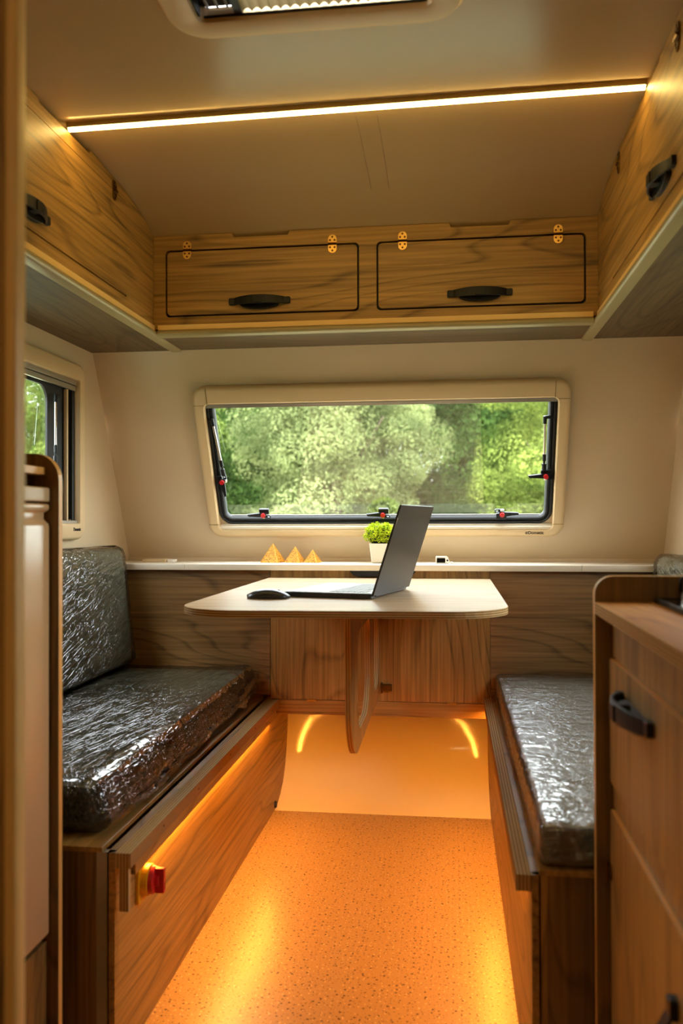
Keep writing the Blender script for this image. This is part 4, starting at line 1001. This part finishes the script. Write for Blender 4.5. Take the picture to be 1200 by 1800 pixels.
strip(bm, prd, 0.942, FP-0.006, lambda p,q,s_: Vector((p,s_,q))); bmesh.ops.recalc_face_normals(bm, faces=bm.faces[:])
finish(bm, 'door', M['fridge'], t, smooth=True, smooth_angle=60)
# tall cabinet edge in the near foreground
t = thing('wardrobe', 'tall oak wardrobe edge with metal corner strip at the far left foreground', 'wardrobe', (-0.86,0.6,0))
bm = bmesh.new(); box(bm, -1.236,-0.482,0.880,0.898,0.0,CEIL-0.002); finish(bm, 'side_panel', M['oakZ'], t)
bm = bmesh.new(); plate(bm, rrect(-0.482,-0.468,0.876,0.902,0.005,4), [], 0.0, CEIL-0.002, XY)
finish(bm, 'corner_strip', M['band'], t, smooth=True, smooth_angle=30)

# ------------------------------------------------------------------ outside
GZ = -0.55
M['bank'] = plain('bank_grass', srgb(84,104,52), 0.95, bump=1.0, bscale=2)
M['grass'] = plain('grass_ground', srgb(120,124,96), 0.9, bump=0.4, bscale=5)
bm = bmesh.new(); box(bm, -60, 60, -30, 90, GZ-0.2, GZ); struct(finish(bm, 'ground', M['grass']), 'green grass ground outside beyond the windows', 'ground')
bm = bmesh.new()
rings(bm, [[(x, y, z+0.35*math.sin(x*0.31)) for x in range(-60, 61, 4)] for y, z in ((39,GZ-0.4),(42,1.2),(46,2.6),(52,3.4),(70,3.8),(88,3.9))], closed=False)
struct(finish(bm, 'ground', M['bank'], smooth=True), 'green bank rising behind the trees', 'ground')
M['leaf1'] = leafmat('tree_leaf', srgb(62,82,34), srgb(156,168,84), 0.35, 0.9, 0.15)
M['leaf2'] = leafmat('pale_tree_leaf', srgb(84,94,58), srgb(150,156,104), 0.35, 0.9, 0.12)
M['leaf3'] = leafmat('deep_tree_leaf', srgb(34,52,26), srgb(82,106,52), 0.35, 0.9, 0.15)
M['bark'] = plain('bark', srgb(90,76,58), 0.9, bump=0.6, bscale=12)
def make_tree(mat, seed, rad, ht):
    rng = random.Random(seed)
    t = bpy.data.objects.new('tree', None); C.objects.link(t)
    v_, f_ = [], []
    for k in range(88):
        a = rng.random()*6.28; z = 0.7+(ht-1.1)*rng.random(); rr = rad*math.sqrt(max(0.12, 1-((z-ht*0.45)/(ht*0.62))**2))*(0.35+0.55*rng.random())
        leafcloud(v_, f_, (rr*math.cos(a), rr*math.sin(a), z), rad*(0.24+0.16*rng.random()), 1900, 0.036, rng, 0.72, 0.1, 0.7)
    rawmesh('crown', v_, f_, mat, t)
    bm = bmesh.new(); tube(bm, [(0,0,0),(0.05,0,1.2),(0,0.1,2.6),(0.1,0,ht*0.8)], [0.2,0.15,0.11,0.03], 8)
    for a in range(5):
        q = a*1.3; z = 1.3+a*0.5; tube(bm, [(0.03,0,z),(math.cos(q)*0.8,math.sin(q)*0.8,z+0.8),(math.cos(q)*1.4,math.sin(q)*1.4,z+1.5)], [0.07,0.05,0.02], 6)
    finish(bm, 'trunk', M['bark'], t, local=True, smooth=True)
    return t
protos = [make_tree(M['leaf1'], 11, 2.6, 6.4), make_tree(M['leaf2'], 12, 2.3, 5.4), make_tree(M['leaf3'], 13, 2.8, 6.8)]
used = set()
kindname = ['yellow green tree', 'pale bushy tree', 'deep green tree']
def put_tree(i, x, y, sc, rot, label):
    src = protos[i]
    if i in used:
        t = src.copy(); C.objects.link(t)
        for ch in src.children:
            c = ch.copy(); C.objects.link(c); c.parent = t
    else: t = src; used.add(i)
    t.location = (x, y, GZ); t.rotation_euler = (0,0,rot); t.scale = (sc,sc,sc)
    t['label'] = label; t['category'] = 'tree'; t['group'] = 'trees outside'
TR = [(0,-19.2,19.5,0.72,0.0,'front row far left through the side window'),(1,-13.6,19.5,0.82,1.0,'front row through the side window, right part'),
      (0,-8.0,19.5,1.0,4.0,'front row at the left end of the rear window'),(1,-2.5,19.0,1.0,3.0,'front row in the middle of the rear window'),
      (0,3.0,19.5,1.0,2.1,'front row at the right end of the rear window'),(2,-21.5,26.0,0.78,3.3,'second row far left through the side window'),
      (2,-10.9,26.0,1.25,5.0,'second row at the left edge of the rear window'),(2,-4.4,26.0,1.25,0.5,'second row left of the laptop screen'),
      (2,2.2,26.0,1.25,1.9,'second row right of the laptop screen'),(2,-1.4,31.0,1.5,2.6,'between rows, straight behind the laptop screen'),(0,-17.4,33.0,0.85,5.6,'farthest row beyond the side window'),
      (0,-7.2,35.0,1.75,3.9,'farthest row over the left of the rear window'),(0,2.4,35.0,1.75,4.6,'farthest row over the right of the rear window')]
for i, x, y, sc, rot, lab in TR: put_tree(i, x, y, sc, rot, kindname[i]+' outside, '+lab)
